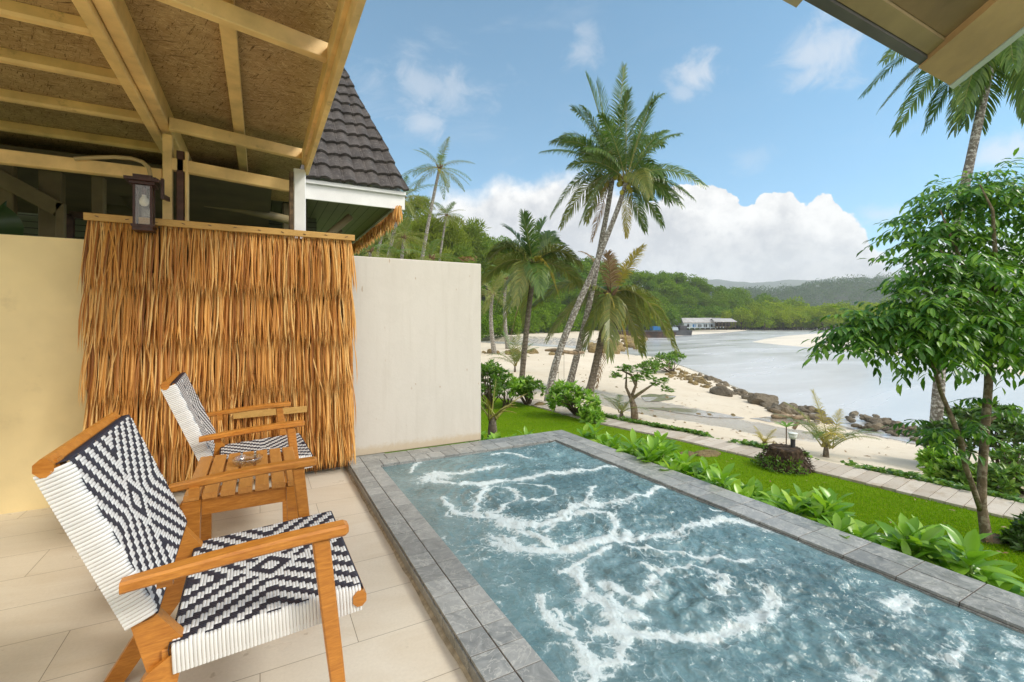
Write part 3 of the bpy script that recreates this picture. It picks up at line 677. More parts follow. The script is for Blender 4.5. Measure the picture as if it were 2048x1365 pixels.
gx, gy = np.meshgrid(np.linspace(PX0+.006, PX1-.007, nx), np.linspace(PY0, PY1-.006, ny), indexing='ij')
wx = gx+.06*(fbm(gx*6, gy*6, 3, 1)-.45)+.040*(fbm(gx*19, gy*19, 4, 4)-.45); wy = gy+.06*(fbm(gx*6, gy*6, 3, 2)-.45)+.040*(fbm(gx*19, gy*19, 4, 5)-.45)
foam = np.zeros_like(gx)
for pts, w, s in streaks:
    P = [onz(x, y, .02)[:2] for x, y in pts]; d = polydist(wx, wy, P); foam = np.maximum(foam, s*(.70*np.exp(-(d/(w*.40))**2)+.30*np.exp(-(d/(w*1.7))**2)))
halo = np.clip(foam*1.6, 0, 1); foam *= .30+1.35*fbm(gx*12, gy*12, 5, 15)
def web(f, sd, wd_): return np.clip(1-np.abs(fbm(wx*f, wy*f, 4, sd)-.47)/wd_, 0, 1)
foam = foam+(.40*web(8, 31, .022)+.26*web(17, 33, .03)+.16*web(30, 35, .05))*smooth01(fbm(gx*2.2, gy*2.2, 3, 9), .30, .52)
foam = foam+smooth01(halo, .10, .55)*(.46*web(14, 37, .05)+.30*web(26, 39, .07))*(foam < .75)
foam += .20*smooth01(fbm(gx*55, gy*55, 2, 12), .58, .68)*smooth01(fbm(gx*3, gy*3, 3, 13), .36, .6)
foam = np.clip(foam, 0, 1)
jets = [onz(*p, .02)[:2] for p in ((1000,1000),(1140,1065),(1330,1090),(1290,1180),(1420,1235),(960,945),(1780,1330))]
z = np.zeros_like(gx)
for jx, jy in jets:
    d = np.hypot(wx-jx, wy-jy); z += .0040*np.exp(-(d/.38)**2)*np.cos(d*85+2.5*fbm(gx*5, gy*5, 2, 40))+.010*np.exp(-(d/.10)**2)-.004*np.exp(-(d/.22)**2)
ph = 5*fbm(gx*3, gy*3, 3, 21); calm = .40+.60*smooth01(gx-.25*(gy-1.2), .9, 1.7)
for q in range(36):
    a, k = random.uniform(-.7,1.3)+.4, random.uniform(12,150); z += calm*(.064/k**1.05)*np.sin(k*(wx*math.cos(a)+wy*math.sin(a))+ph*2.2+random.uniform(0,6))
for sc_, am, sd in ((7,.012,23),(15,.008,25),(33,.0042,27)):
    n_ = np.abs(fbm(gx*sc_+1.5*fbm(gx*4, gy*4, 2, 3), gy*sc_*.62, 3, sd)-.44); z += calm*am*(.22-np.minimum(n_*1.8, .22))*3
z += .003*foam
edge = np.minimum(np.minimum(gx-PX0, PX1-gx), PY1-gy); z *= smooth01(edge, -.05, .12)
V = np.stack([gx, gy, .040+z], -1).reshape(-1,3)
idx = np.arange(nx*ny).reshape(nx, ny); F = np.stack([idx[:-1,:-1], idx[1:,:-1], idx[1:,1:], idx[:-1,1:]], -1).reshape(-1,4)
def water_m():
    t = NT('pool_water'); v = t.coord('Object')
    fo = t.n('ShaderNodeAttribute', attribute_name='foam').outputs['Fac']
    fine = t.noise(v, 70, 4, .7); vo = t.n('ShaderNodeTexVoronoi'); t.l(v, vo.inputs[0]); vo.inputs['Scale'].default_value = 120
    big = t.noise(v, 1.5, 4, .6, .6); airy = t.noise(v, 4, 5, .7, 1.)
    base = t.mix(t.mr(big, .35, .68), (.058,.120,.132), (.130,.238,.258))
    base = t.mix(t.mr(airy, .45, .72, 0, .5), base, (.25,.38,.41))
    base = t.mix(t.mr(fo, .05, .6, 0, .5), base, (.38,.50,.52))
    grain = t.noise(v, 130, 3, .75); grain2 = t.noise(v, 46, 4, .7)
    gsum = t.math('ADD', t.math('MULTIPLY', t.mr(grain, .3, .7), .5), t.math('MULTIPLY', t.mr(grain2, .3, .7), .5))
    mask = t.math('MULTIPLY', t.mr(t.math('SUBTRACT', t.math('MULTIPLY', fo, 1.5), gsum), -.14, .55, smooth=True), .74)
    h = t.math('ADD', t.noise(t.coord('Object', (1,1.6,1), (0,0,.5)), 30, 5, .65, 1.2), t.math('MULTIPLY', mask, .2))
    nm = t.bump(h, .55, .012); nm2 = t.bump(grain, .5, .006, nm)
    w = t.bsdf(base, .03, nm, .9, IOR=1.6)
    fm = t.bsdf(t.mix(t.mr(grain, .3, .7), (.60,.70,.72), (.78,.83,.84)), .55, nm2, .3)
    ms = t.n('ShaderNodeMixShader'); t.l(mask, ms.inputs[0]); t.l(w, ms.inputs[1]); t.l(fm, ms.inputs[2]); return t.done(ms.outputs[0])
g = G(); g.add(V, F); o = g.build('pool_water', water_m(), smooth=True, attr={'foam': foam.ravel()}); struct(o)

# ================================================================== NEIGHBOUR BUNGALOW
nb = thing('bungalow', 'neighbouring bungalow with steep grey tiled roof and boarded eaves behind the wall', 'bungalow', (0,8,-.3))
NY = 6.4; EZ = 2.92; PIT = 1.19; EDG = -.54/2.22
tg_ = G(); row_h = .30; c50 = 1/math.hypot(1, PIT); dy = row_h*c50; dz = row_h*PIT*c50
upn = nrm(A(0,-PIT,1))
for r in range(17):
    y0 = NY-.06+r*dy; z0 = EZ-.06*PIT*0+r*dz; xr = 1.80+EDG*(r*dy); xl = -2.2
    off = (r % 2)*.0; nX = int((xr-xl)/.0145)
    xs = xr-np.arange(nX+1)*.0145
    wv = .026*np.abs(np.sin((xs-.03)*pi/.155))**.8+.012*np.sin((xs)*2*pi/.31)
    jit = .006*vnoise(np.floor(xs/.31)*3.1, xs*0+r*1.7, 5); brk = np.where(np.abs((xs/.31) % 1-.02) < .025, -.01, 0)
    def rowpts(s, lift):
        yy = y0+s*dy; zz = z0+s*dz; x = np.minimum(xs, 1.80+EDG*(yy-NY)); return np.stack([x, np.full_like(xs, yy), np.full_like(xs, zz)], 1)+np.outer(wv+brk+lift+jit, upn)
    a, b, c_ = rowpts(-.06, .008), rowpts(0, .046), rowpts(1.1, .004); low = a; low[:, 2] -= 0
    lowe = rowpts(-.02, .014)
    n_ = len(xs); tg_.add(np.vstack([lowe, b, c_]), [(k*n_+i, k*n_+i+1, (k+1)*n_+i+1, (k+1)*n_+i) for k in (0,1) for i in range(n_-1)])
rf = tg_.build('tiled_roof', M['roof_tile'], nb, False)
for r in range(16):
    f0 = r*.325/math.sqrt(1+(EDG**2+PIT**2)); f1 = (r+1.12)*.325/math.sqrt(1+(EDG**2+PIT**2))
    def hp(f, lift): return A(1.80+EDG*f, NY-.07+f, EZ+PIT*f)+upn*lift
    p0, p1 = hp(f0, .075), hp(f1, .055); d = nrm(p1-p0); sd = nrm(np.cross(d, upn)); g = G()
    w0, w1 = .115, .10
    V = []
    for p, w in ((p0, w0), (p1, w1)): V += [p-sd*w-upn*.045, p-sd*w*.95-upn*.0, p-sd*.02+upn*.03, p+sd*.06+upn*.02, p+sd*w-upn*.06, p+sd*w*.9-upn*.12]
    g.add(V, [(i, i+1, 7+i, 6+i) for i in range(5)]); g.F.append(np.array([[5,4,3,2,1,0]])+g.n-12)
    g.build('ridge_tile', M['metal_flash'] if r in (1,11) else M['roof_tile'], rf)
WP = M['white_paint']
G().beam((.48,NY+.0,2.78),(1.765,NY+.0,2.78),.03,.19).build('fascia', WP, nb)
G().box((-2.2,NY+.03,2.70),(.47,NY+.05,2.99)).build('fascia', M['dark_paint'], nb); G().box((.475,NY+.03,2.70),(1.72,NY+.05,2.99)).build('fascia', WP, nb)
G().beam((.48,NY-.03,2.90),(1.77,NY-.03,2.90),.05,.05).build('fascia', WP, nb)
G().beam((1.745,NY+.02,2.79),(1.20,NY+2.3,2.82),.03,.17).build('fascia', WP, nb)
G().box((-2.2,NY+.02,2.69),(1.60,NY+3.6,2.705)).build('soffit', M['soffit'], nb)
G().beam((1.615,NY+.03,2.70),(1.615,NY+3.6,2.70),.03,.06).build('soffit_trim', WP, nb)
g = G()
for k in range(520):
    f = random.random(); y = NY-.15+f*3.6; strip(g, 1.64+random.uniform(-.01,.05), y, 2.70+random.uniform(0,.02), random.uniform(.12,.26), random.uniform(.016,.03), random.uniform(-.25,.25), random.uniform(-.02,.03), 9000+k)
g.build('thatch_fringe', M['thatch'], nb)
G().box((-6,NY+1.2,-.3),(.75,NY+1.3,2.69)).build('wall', M['siding'], nb)
G().box((.66,NY+1.31,-.3),(.76,NY+4.5,2.69)).build('wall', M['siding'], nb)
# shuttered bay in front of the wall, pole and box seen between the posts
G().box((-.55,NY+.95,1.2),(.45,NY+1.195,2.28)).build('shutter', M['siding'], nb)
G().tube([(-.95,NY-.25,2.50),(-.2,NY-.2,2.44),(.36,NY-.16,2.36)], .05, 10).build('round_pole', M['dusky_paint'], nb, True)
G().beam((.34,NY+.4,-.2),(.34,NY+.4,2.68),.16,.16,up=(0,1,0)).build('post', M['dusky_paint'], nb)
G().beam((.50,NY+.4,-.2),(.50,NY+.4,2.68),.10,.1,up=(0,1,0)).build('post', M['dark_paint'], nb)
G().tube([(.55,NY+.42,2.0),(.82,NY+.44,2.32),(1.12,NY+.46,2.62)], .05, 8).build('brace', M['dusky_paint'], nb, True)
G().tube([(.62,NY+.82,2.25),(.9,NY+.84,2.42),(1.05,NY+.84,2.5)], .045, 8).build('brace', M['weathered'], nb, True)
G().box((-6,NY-1.6,-.55),(1.2,NY+4,-.3)).build('floor_slab', M['concrete'], nb)
G().box((-6,NY-1.55,2.42),(.1,NY+1.15,2.46)).build('porch_ceiling', M['dark_paint'], nb)
# dim porch timbers seen left of the lantern
for px_, w in ((104,.15),(198,.085)):
    p = ony(px_, 480, 5.4); G().beam((p[0],5.4,-.3),(p[0],5.4,2.42),w,.1,up=(0,1,0)).build('post', M['dusky_paint'], nb)
p = ony(12,322,5.3); G().beam((p[0],5.32,1.9),(p[0],5.32,2.42),.1,.08,up=(0,1,0)).build('post', M['dusky_paint'], nb)
a, b = ony(-20,345,5.25), ony(118,420,5.25); G().beam(a, b, .06, .12).build('brace', M['dusky_paint'], nb)
p = ony(121,415,5.24); G().beam((p[0],5.25,-.3),(p[0],5.25,p[2]+.03),.055,.06,up=(0,1,0)).build('post', M['dusky_paint'], nb)
for xa, xb in ((140,196),(208,268)):
    a, b = ony(xa,350,7.0), ony(xb,350,7.0); dr = G()
    for q in (a[0], b[0]): dr.beam((q,7.0,-.3),(q,7.0,2.35),.07,.06,up=(0,1,0))
    dr.beam((a[0],7.0,2.35),(b[0],7.0,2.35),.06,.07); f = dr.build('door', M['brown_wood'], nb); G().box((a[0]+.03,7.03,-.3),(b[0]-.03,7.05,2.3)).build('louvre_panel', M['siding'], f)
a, b = ony(150,345,6.6), ony(262,440,6.6); G().beam(a, b, .05, .16).build('brace', M['dark_paint'], nb)
a, b = ony(205,335,6.1), ony(300,440,6.1); G().beam(a, b, .05, .13).build('brace', M['dark_paint'], nb)
# big dark leaf at the left edge
bl = thing('banana_plant', 'dark broad leaf of a banana plant at the far left behind the wall', 'plant', (-2.0,4.6,-.3))
g = G(); p0 = ony(-14,500,4.6); p1 = ony(22,395,4.6); V = []; n = 9
for i in range(n):
    s = i/(n-1); c = p0*(1-s)+p1*s+A(.0,-.06*math.sin(s*3),0); w = .16*math.sin(min(1,s*1.15+.12)*pi)**.7*(1-.3*s)
    V += [c-A(w,0,-.02), c-A(0,.02,0), c+A(w,0,.02)]
g.add(V, [(3*i+k, 3*i+k+1, 3*i+4+k, 3*i+3+k) for i in range(n-1) for k in (0,1)]); g.build('leaf', M['banana'], bl, True)
G().tube([(p0[0]-.05,4.62,-.3),(p0[0]-.03,4.62,.6),p0], [.05,.035,.012], 8).build('stem', M['banana'], bl, True)
# ================================================================== GROUND, BEACH, WATER
UPPX = [(966,774),(1062,797.5),(1200,833),(1311,855),(1385,868),(1459,885),(1608,914),(1700,933),(1840,962),(2048,1008)]
LOPX = [(966,788),(1070,810),(1196,846),(1274,862),(1385,885),(1497,911),(1608,937),(1700,959),(1850,995),(2048,1041)]
up_e = [(4.6,26.)]+[tuple(onz(*p, -1.22)[:2]) for p in UPPX]+[(8.9,0.),(9.3,-4.),(11,-30)]
lo_e = [(3.7,25.5)]+[tuple(onz(*p, -1.22)[:2]) for p in LOPX]+[(8.15,0.),(8.5,-4.),(10.2,-30)]
lawn_poly = lo_e+[(-60,-30),(-60,45),(-8,45)]
path_poly = up_e+lo_e[::-1]
SH = [(24,-60),(19,-8)]+[tuple(onz(*p, -2.3)[:2]) for p in [(2048,905),(1850,888),(1750,868),(1600,822),(1500,782),(1400,742),(1330,718),(1290,696),(1290,679),(1250,661)]]+[(150,175),(260,300)]
CREEK = [tuple(onz(*p, -2.3)[:2]) for p in [(1310,703),(1200,703),(1090,696),(985,688),(900,684)]]
land = SH+[(-300,400),(-300,-60)]
def beach_z(x, y):
    x = np.asarray(x, float); y = np.asarray(y, float)
    d = polydist(x, y, SH); s = inpoly(x, y, land); z = np.where(s, -2.32+np.minimum(.90, .10*d), -2.32-np.minimum(1.6, .2*d))
    c = polydist(x, y, CREEK); z = np.where(s, z-(z+2.62)*smooth01(-c, -9, -4.5), z)
    return z+.10*(fbm(x*.35, y*.35, 4, 51)-.47)*np.clip(d/2, 0, 1)
def hz(x, y):
    z = beach_z(x, y); z = np.where(inpoly(np.atleast_1d(x), np.atleast_1d(y), path_poly), -1.22, z); return np.where(inpoly(np.atleast_1d(x), np.atleast_1d(y), lawn_poly), -1.25, z)
def hit(px, py, dmax=160):
    r = ray(px, py); ks = np.geomspace(3, dmax, 900); P = r[None]*ks[:,None]; P[:,2] += H; g_ = np.maximum(hz(P[:,0], P[:,1]), -2.33); w = np.where(P[:,2] < g_)[0]
    k = w[0] if len(w) else len(ks)-1; return A(P[k][0], P[k][1], float(g_[k]))
g = G(); g.add([(x, y, -1.25) for x, y in lawn_poly], [list(range(len(lawn_poly)))]); struct(g.build('lawn', M['lawn']))
# beach: polar sheet
px_ = np.concatenate([np.linspace(380, 900, 40), np.linspace(905, 2300, 330), np.linspace(2320, 3600, 30)]); dd = np.concatenate([np.linspace(3.5, 30, 230), np.geomspace(30.3, 240, 130)])
Pp, Dd = np.meshgrid(px_, dd, indexing='ij'); a_ = (Pp-CX)/FOC; bx = (ST+a_*CT)*Dd; by = (CT-a_*ST)*Dd; bz = beach_z(bx, by)
inl = inpoly(bx, by, lawn_poly) | inpoly(bx, by, path_poly); bz = np.where(inl, np.minimum(bz, -1.5), bz)
WETP = [tuple(onz(*p, -1.75)[:2]) for p in [(1180,795),(1290,800),(1400,812),(1500,832),(1640,846),(1660,872),(1540,868),(1440,850),(1330,846),(1230,834),(1170,815)]]
wd = polydist(bx, by, WETP+WETP[:1]); wet = np.where(inpoly(bx, by, WETP), .5+np.clip(wd/1.2, 0, .5), .5-np.clip(wd/1.6, 0, .5))
wet = np.maximum(wet, .75*smooth01(-polydist(bx, by, SH[2:]), -1.1, -.2)); wet = np.maximum(wet, .6*smooth01(-polydist(bx, by, CREEK), -15, -7))
idx = np.arange(Pp.size).reshape(Pp.shape); F = np.stack([idx[:-1,:-1], idx[:-1,1:], idx[1:,1:], idx[1:,:-1]], -1).reshape(-1,4)
g = G(); g.add(np.stack([bx, by, bz], -1).reshape(-1,3), F); struct(g.build('beach_sand', M['sand'], smooth=True, attr={'wet': wet.ravel()}))
g = G(); g.add([(-3500,-3500,-2.3),(3500,-3500,-2.3),(3500,3500,-2.3),(-3500,3500,-2.3)], [(0,1,2,3)]); struct(g.build('sea', M['sea']))
g = G(); g.add([(-3500,-3500,-5),(3500,-3500,-5),(3500,3500,-5),(-3500,3500,-5)], [(0,1,2,3)]); struct(g.build('seabed', M['pale_sand']))
# tide pools on the sand
for poly in ([(1283,793),(1300,789),(1330,790),(1352,793),(1346,800),(1320,804),(1290,803)],[(1500,838),(1550,834),(1590,838),(1640,846),(1630,852),(1590,848),(1540,845)],[(1290,817),(1350,816),(1420,824),(1500,838),(1440,838),(1360,828)]):
    P = [hit(*p) for p in poly]; c = np.mean(P, 0); V = []
    for i in range(len(P)):
        a, b = P[i], P[(i+1) % len(P)]
        for f in (0,.33,.66): q = a*(1-f)+b*f; q = q+(q-c)*random.uniform(-.1,.1); V.append((q[0], q[1], float(beach_z(q[0], q[1]))+.012))
    V.append((c[0], c[1], float(beach_z(c[0], c[1]))+.012)); n = len(V)-1
    struct(G().add(V, [(i, (i+1) % n, n) for i in range(n)]).build('tide_pool', M['puddle']))
# sandbar across the channel
bar = [onz(*p, -2.28)[:2] for p in [(1503,684),(1530,678),(1570,672),(1640,667),(1760,664),(2048,662),(2700,668),(2700,820),(2200,775),(2048,752),(1960,735),(1900,724),(1800,712),(1700,703),(1620,695),(1560,690)]]
bar = np.array(bar); cen = bar.mean(0); n = len(bar); g = G(); V = []
bb = []
for i in range(n):
    for f in np.arange(0, 1, .2): bb.append(bar[i]*(1-f)+bar[(i+1) % n]*f)
bb = np.array(bb); n = len(bb); rings = [(1.01,-2.34),(.985,-2.26),(.95,-2.15),(.88,-1.98),(.6,-1.78),(.3,-1.74)]
for s, z in rings: V += [(cen[0]+(p[0]-cen[0])*s, cen[1]+(p[1]-cen[1])*s, z) for p in bb]
V.append((cen[0], cen[1], -1.74)); m = len(rings)
g.add(V, [(k*n+i, k*n+(i+1) % n, (k+1)*n+(i+1) % n, (k+1)*n+i) for k in range(m-1) for i in range(n)]); g.F.append(np.array([((m-1)*n+i, (m-1)*n+(i+1) % n, m*n) for i in range(n)]))
struct(g.build('sandbar', M['pale_sand'], smooth=True))
fb = [onz(*p, -2.27) for p in [(1330,674),(1400,669),(1440,667),(1490,662),(1500,658.5),(1420,657),(1300,657),(1240,660)]]
g = G(); g.add(fb, [list(range(len(fb)))]); g.F = [g.F[0][:, ::-1]]; struct(g.build('far_beach', M['pale_sand']))
# boardwalk path
def resample(pts, n):
    P = np.array(pts, float); s = np.concatenate([[0], np.cumsum(np.hypot(*np.diff(P, axis=0).T))]); q = np.linspace(0, s[-1], n); return np.stack([np.interp(q, s, P[:,0]), np.interp(q, s, P[:,1])], 1)
def path_at(e, y): P = np.array(e)[::-1]; return np.array([np.interp(y, P[:,1], P[:,0])])
cl = resample([((a[0]+b[0])/2, (a[1]+b[1])/2) for a, b in zip(up_e, lo_e)], 420)
seg = nrm(np.gradient(cl, axis=0)); sg = np.concatenate([[0], np.cumsum(np.hypot(*np.diff(cl, axis=0).T))])
wid = np.interp(sg, np.linspace(0, sg[-1], len(up_e)), [np.hypot(a[0]-b[0], a[1]-b[1])*.94 for a, b in zip(up_e, lo_e)]); wid = np.clip(wid, .55, .95)
g = G(); s = 0; pl = .175
while s < sg[-1]-pl:
    c = A(np.interp(s+pl/2, sg, cl[:,0]), np.interp(s+pl/2, sg, cl[:,1])); t_ = A(np.interp(s, sg, seg[:,0]), np.interp(s, sg, seg[:,1])); t_ = nrm(t_); nn = A(-t_[1], t_[0]); w = np.interp(s, sg, wid)/2+random.uniform(-.015,.015)
    z0 = -1.237+random.uniform(-.002,.002); h = pl/2-.004; tw = random.uniform(-.012,.012); t2 = t_+nn*tw
    q = [c-t2*h-nn*w, c+t2*h-nn*w, c+t2*h+nn*w, c-t2*h+nn*w]
    g.add([(*p, z0-.035) for p in q]+[(*p, z0+.02) for p in q], [(0,1,2,3),(7,6,5,4),(4,5,1,0),(5,6,2,1),(6,7,3,2),(7,4,0,3)]); g.F[-1] = g.F[-1][:, ::-1]
    s += pl
struct(g.build('path', M['plank']))
g = G(); W_ = wid[:,None]*.44; nn = np.stack([-seg[:,1], seg[:,0]], 1); V = np.vstack([np.c_[cl+nn*W_, np.full(420,-1.262)], np.c_[cl-nn*W_, np.full(420,-1.262)]])
g.add(V, [(i, i+1, 421+i, 420+i) for i in range(419)]); struct(g.build('path_base', M['soil']))
# raised planting bed beyond the pool rim
ys = np.linspace(-3, 4.6, 60); xs = np.array([2.62,2.9,3.3,3.7]); zs = np.array([-.30,-.36,-.7,-1.26]); X_, Y_ = np.meshgrid(xs, ys, indexing='ij'); Z_ = np.repeat(zs[:,None], 60, 1)+.06*(fbm(X_*4, Y_*4, 3, 61)-.5)
idx = np.arange(X_.size).reshape(X_.shape); F = np.stack([idx[:-1,:-1], idx[1:,:-1], idx[1:,1:], idx[:-1,1:]], -1).reshape(-1,4)
struct(G().add(np.stack([X_, Y_, Z_], -1).reshape(-1,3), F).build('planting_bed', M['soil']))

# ================================================================== FOLIAGE TOOLS
def leaves(C, D, N, L, W, fold=.12):
    """folded pointed leaves: C base, D direction, N face normal"""
    C, D, N = (np.asarray(k, float) for k in (C, D, N)); D = nrm(D); S = nrm(np.cross(D, N)); N = np.cross(S, D); n = len(C)
    L = np.broadcast_to(np.asarray(L, float), (n,))[:,None]; W = np.broadcast_to(np.asarray(W, float), (n,))[:,None]
    V = np.stack([C, C+D*L*.45+S*W/2+N*W*fold, C+D*L*.5, C+D*L*.45-S*W/2+N*W*fold, C+D*L-N*L*.08], 1).reshape(-1,3)
    b = np.arange(n)[:,None]*5; F = np.concatenate([b+np.array([k]) for k in ((0,1,2),(0,2,3),(1,4,2),(2,4,3))]); return V, F
def rdir(n, up=.0):
    v = rng.normal(0, 1, (n,3)); v[:,2] += up; return nrm(v)
def cloud_crown(g, blobs, per, L, W, shell=.55, up=.5):
    """leaf cloud filling ellipsoid blobs, denser to the outside, ragged edge"""
    for c, r, m in blobs:
        n = int(per*m); u = rdir(n); rad = (shell+(1-shell)*rng.random(n)**.6)*(1+.10*rng.normal(0,1,n)); P = np.asarray(c)+u*np.asarray(r)*rad[:,None]
        D = nrm(u*.7+rng.normal(0,.6,(n,3))); N = nrm(u*.5+rng.normal(0,.45,(n,3))+A(0,0,up))
        g.add(*leaves(P, D, N, L*rng.uniform(.6,1.3,n), W*rng.uniform(.7,1.2,n)))
def big_leaf(g, p, d, n_, L, W, curl=.25, nseg=5):
    """obovate leaf with a curved midrib, 2 x nseg quads"""
    d = nrm(d); s_ = nrm(np.cross(d, n_)); up = np.cross(s_, d); V = []
    for i in range(nseg+1):
        s = i/nseg; w = W*(.10+.9*math.sin(min(1, s**1.25*.98+.02)*pi)**.75 if 0 < s < 1 else .08)/2; c = p+d*L*s*(1-.12*curl*s)-up*curl*L*(s**2)*.55
        V += [c-s_*w+up*w*.30, c, c+s_*w+up*w*.30]
    g.add(V, [(3*i+k, 3*i+k+1, 3*i+4+k, 3*i+3+k) for i in range(nseg) for k in (0,1)])
def bez(p0, p1, p2, s): s = s[:,None]; return p0*(1-s)**2+2*p1*s*(1-s)+p2*s**2
def frond(g, gr, p0, p1, p2, wl, nl, droop=.5, lw=None, gap=.0, seed=0, twist=0.):
    rr = np.random.default_rng(seed); L = np.linalg.norm(p2-p0)+.2*np.linalg.norm(p1-p0); lw = lw or wl*.046
    s = np.linspace(.14, 1., nl); s = np.clip(s+rr.normal(0,.25/nl,nl), .12, 1)
    B = bez(p0, p1, p2, s); t_ = nrm(2*(1-s)[:,None]*(p1-p0)+2*s[:,None]*(p2-p1)); sd = np.cross(t_, A(0,0,1))
    flat = np.linalg.norm(sd, axis=1, keepdims=True); ref = nrm(np.cross(p2-p0, A(.3,.2,1.))); sd = nrm(sd+ref*.25*(flat < .35)); nn = np.cross(sd, t_)
    if twist: c, q = math.cos(twist), math.sin(twist); sd, nn = sd*c+nn*q, nn*c-sd*q
    prof = np.interp(s, [.12,.25,.45,.75,.93,1], [.55,.9,1,.8,.5,.38])
    for side in (-1,1):
        keep = rr.random(nl) > gap
        Bk = B[keep]; tk = t_[keep]; sk = sd[keep]; nk = nn[keep]; pk = prof[keep]*wl*rr.uniform(.85,1.1,keep.sum()); a = np.radians(np.interp(s[keep], [0,1], [72,24])+rr.normal(0,5,keep.sum()))
        d0 = nrm(side*sk*np.sin(a)[:,None]+tk*np.cos(a)[:,None]+nk*.22); dr = droop*rr.uniform(.6,1.3,keep.sum())[:,None]
        d1 = nrm(d0+A(0,0,-1)*dr); d2 = nrm(d1+A(0,0,-1)*dr*1.2); wv = nrm(np.cross(d0, nk))*lw/2
        m1 = Bk+d0*pk[:,None]*.40; m2 = m1+d1*pk[:,None]*.32; m3 = m2+d2*pk[:,None]*.28
        V = np.stack([Bk-wv*.6, Bk+wv*.6, m1-wv, m1+wv, m2-wv*.7, m2+wv*.7, m3], 1).reshape(-1,3); b = np.arange(len(Bk))[:,None]*7
        g.add(V, np.concatenate([b+np.array([k]) for k in ((0,1,3,2),(2,3,5,4))])); g.F.append((b+np.array([[4,5,6]]))+g.n-len(V))
    q = np.linspace(0, 1, 9); gr.tube(bez(p0, p1, p2, q), np.interp(q, [0,.15,1], [.035,.02,.004])*max(.5, L/3.5), 5)
def palm(label, base, crown, ctrl, r0, r1, fronds, group=None, mat='frond', bark_='palm_bark', nuts=0, wl=.62, nl=60, dead=0, name='coconut_palm', seed=0, trunk_pts=None, tw=.5):
    """fronds: list of (p1 offset, p2 offset, droop, material, width factor)"""
    t = thing(name, label, 'palm tree', base, group); rr = random.Random(seed)
    q = np.linspace(0, 1, 26)
    if trunk_pts is not None:
        tp = np.array(trunk_pts); ss = np.concatenate([[0], np.cumsum(np.linalg.norm(np.diff(tp, axis=0), axis=1))]); ss /= ss[-1]
        P = np.stack([np.interp(q, ss, tp[:,k]) for k in range(3)], 1)
        for _ in range(4): P[1:-1] = (P[:-2]+2*P[1:-1]+P[2:])/4
    else: P = bez(np.asarray(base, float), np.asarray(ctrl, float), np.asarray(crown, float), q)
    P[0][2] -= .06
    R = np.interp(q, [0,.05,.15,1], [r0*1.35, r0*1.12, r0, r1])*(1+.035*np.sin(np.arange(26)*2.1)); G().tube(P, R, 10).build('trunk', M[bark_], t, True)
    gh = G()
    for k in range(9):
        a = rr.uniform(0,6.28); d = A(math.cos(a), math.sin(a), rr.uniform(.2,1.2)); c = P[-1]; gh.tube([c-A(0,0,.1*r1/.1), c+d*r1*1.1, c+d*r1*2.6+A(0,0,.05)], [r1*.7, r1*.55, r1*.12], 5)
    gh.build('husk', M['husk'], t, True)
    for i, (o1, o2, dr, mt, wf) in enumerate(fronds):
        g, gr = G(), G(); c = P[-1]+A(0,0,.05)
        frond(g, gr, c, c+o1, c+o2, wl*wf, nl, dr, seed=seed*100+i, gap=.04 if mt != 'frond_dead' else .3, twist=rr.uniform(-tw,tw))
        f = g.build('frond', M[mt], t); gr.build('midrib', M['rachis'] if mt != 'frond_dead' else M['husk'], f, True, origin=base)
    for k in range(nuts):
        a = rr.uniform(0,6.28); rd = r1*rr.uniform(1.6,3.0); c = P[-1]+A(math.cos(a)*rd, math.sin(a)*rd, rr.uniform(-.38,.05)); s_ = .09*max(1, r1/.1)*rr.uniform(.8,1.15)
        G().lathe([(.0,-1.1*s_),(.6*s_,-.85*s_),(.98*s_,-.15*s_),(.85*s_,.6*s_),(.3*s_,1.05*s_),(0,1.1*s_)], c, 9).build('coconut', M['coconut'], t, True)
    return t
def auto_fronds(n, L, rr, hi=75, lo=-35, mats=('frond',), yellow_low='frond_olive', sag=.45):
    out = []
    for k in range(n):
        f = k/(n-1); az = k*2.39996+rr.uniform(-.25,.25); el = math.radians(hi+(lo-hi)*f**.85+rr.uniform(-8,8)); l = L*rr.uniform(.85,1.1)*(.8+.35*math.sin(f*pi))
        d = A(math.cos(az)*math.cos(el), math.sin(az)*math.cos(el), math.sin(el)); p1 = d*l*.52; p2 = p1+nrm(d+A(0,0,-sag*(1+.8*f)-.25))*l*.55
        out.append((p1, p2, .35+.5*f, (yellow_low if f > .72 else rr.choice(mats)), 1.))
    return out
def px_fronds(crown_px, depth, tips, rr):
    """fronds aimed like the real tree's: (tip dx, dy in photo px, rise px of the arch, depth shift, droop, material, width)"""
    sc_ = depth/FOC; out = []
    for dx, dy, rise, dz_, dr, mt, wf in tips:
        o2 = RIGHT*dx*sc_-UP*dy*sc_+FWD*dz_; o1 = RIGHT*dx*.5*sc_-UP*(dy*.5-rise)*sc_+FWD*dz_*.5; out.append((o1, o2, dr, mt, wf))
    return out
def pts_at(pxs, d0, d1): n = len(pxs); return [atd(x, y, d0+(d1-d0)*i/(n-1)) for i, (x, y) in enumerate(pxs)]

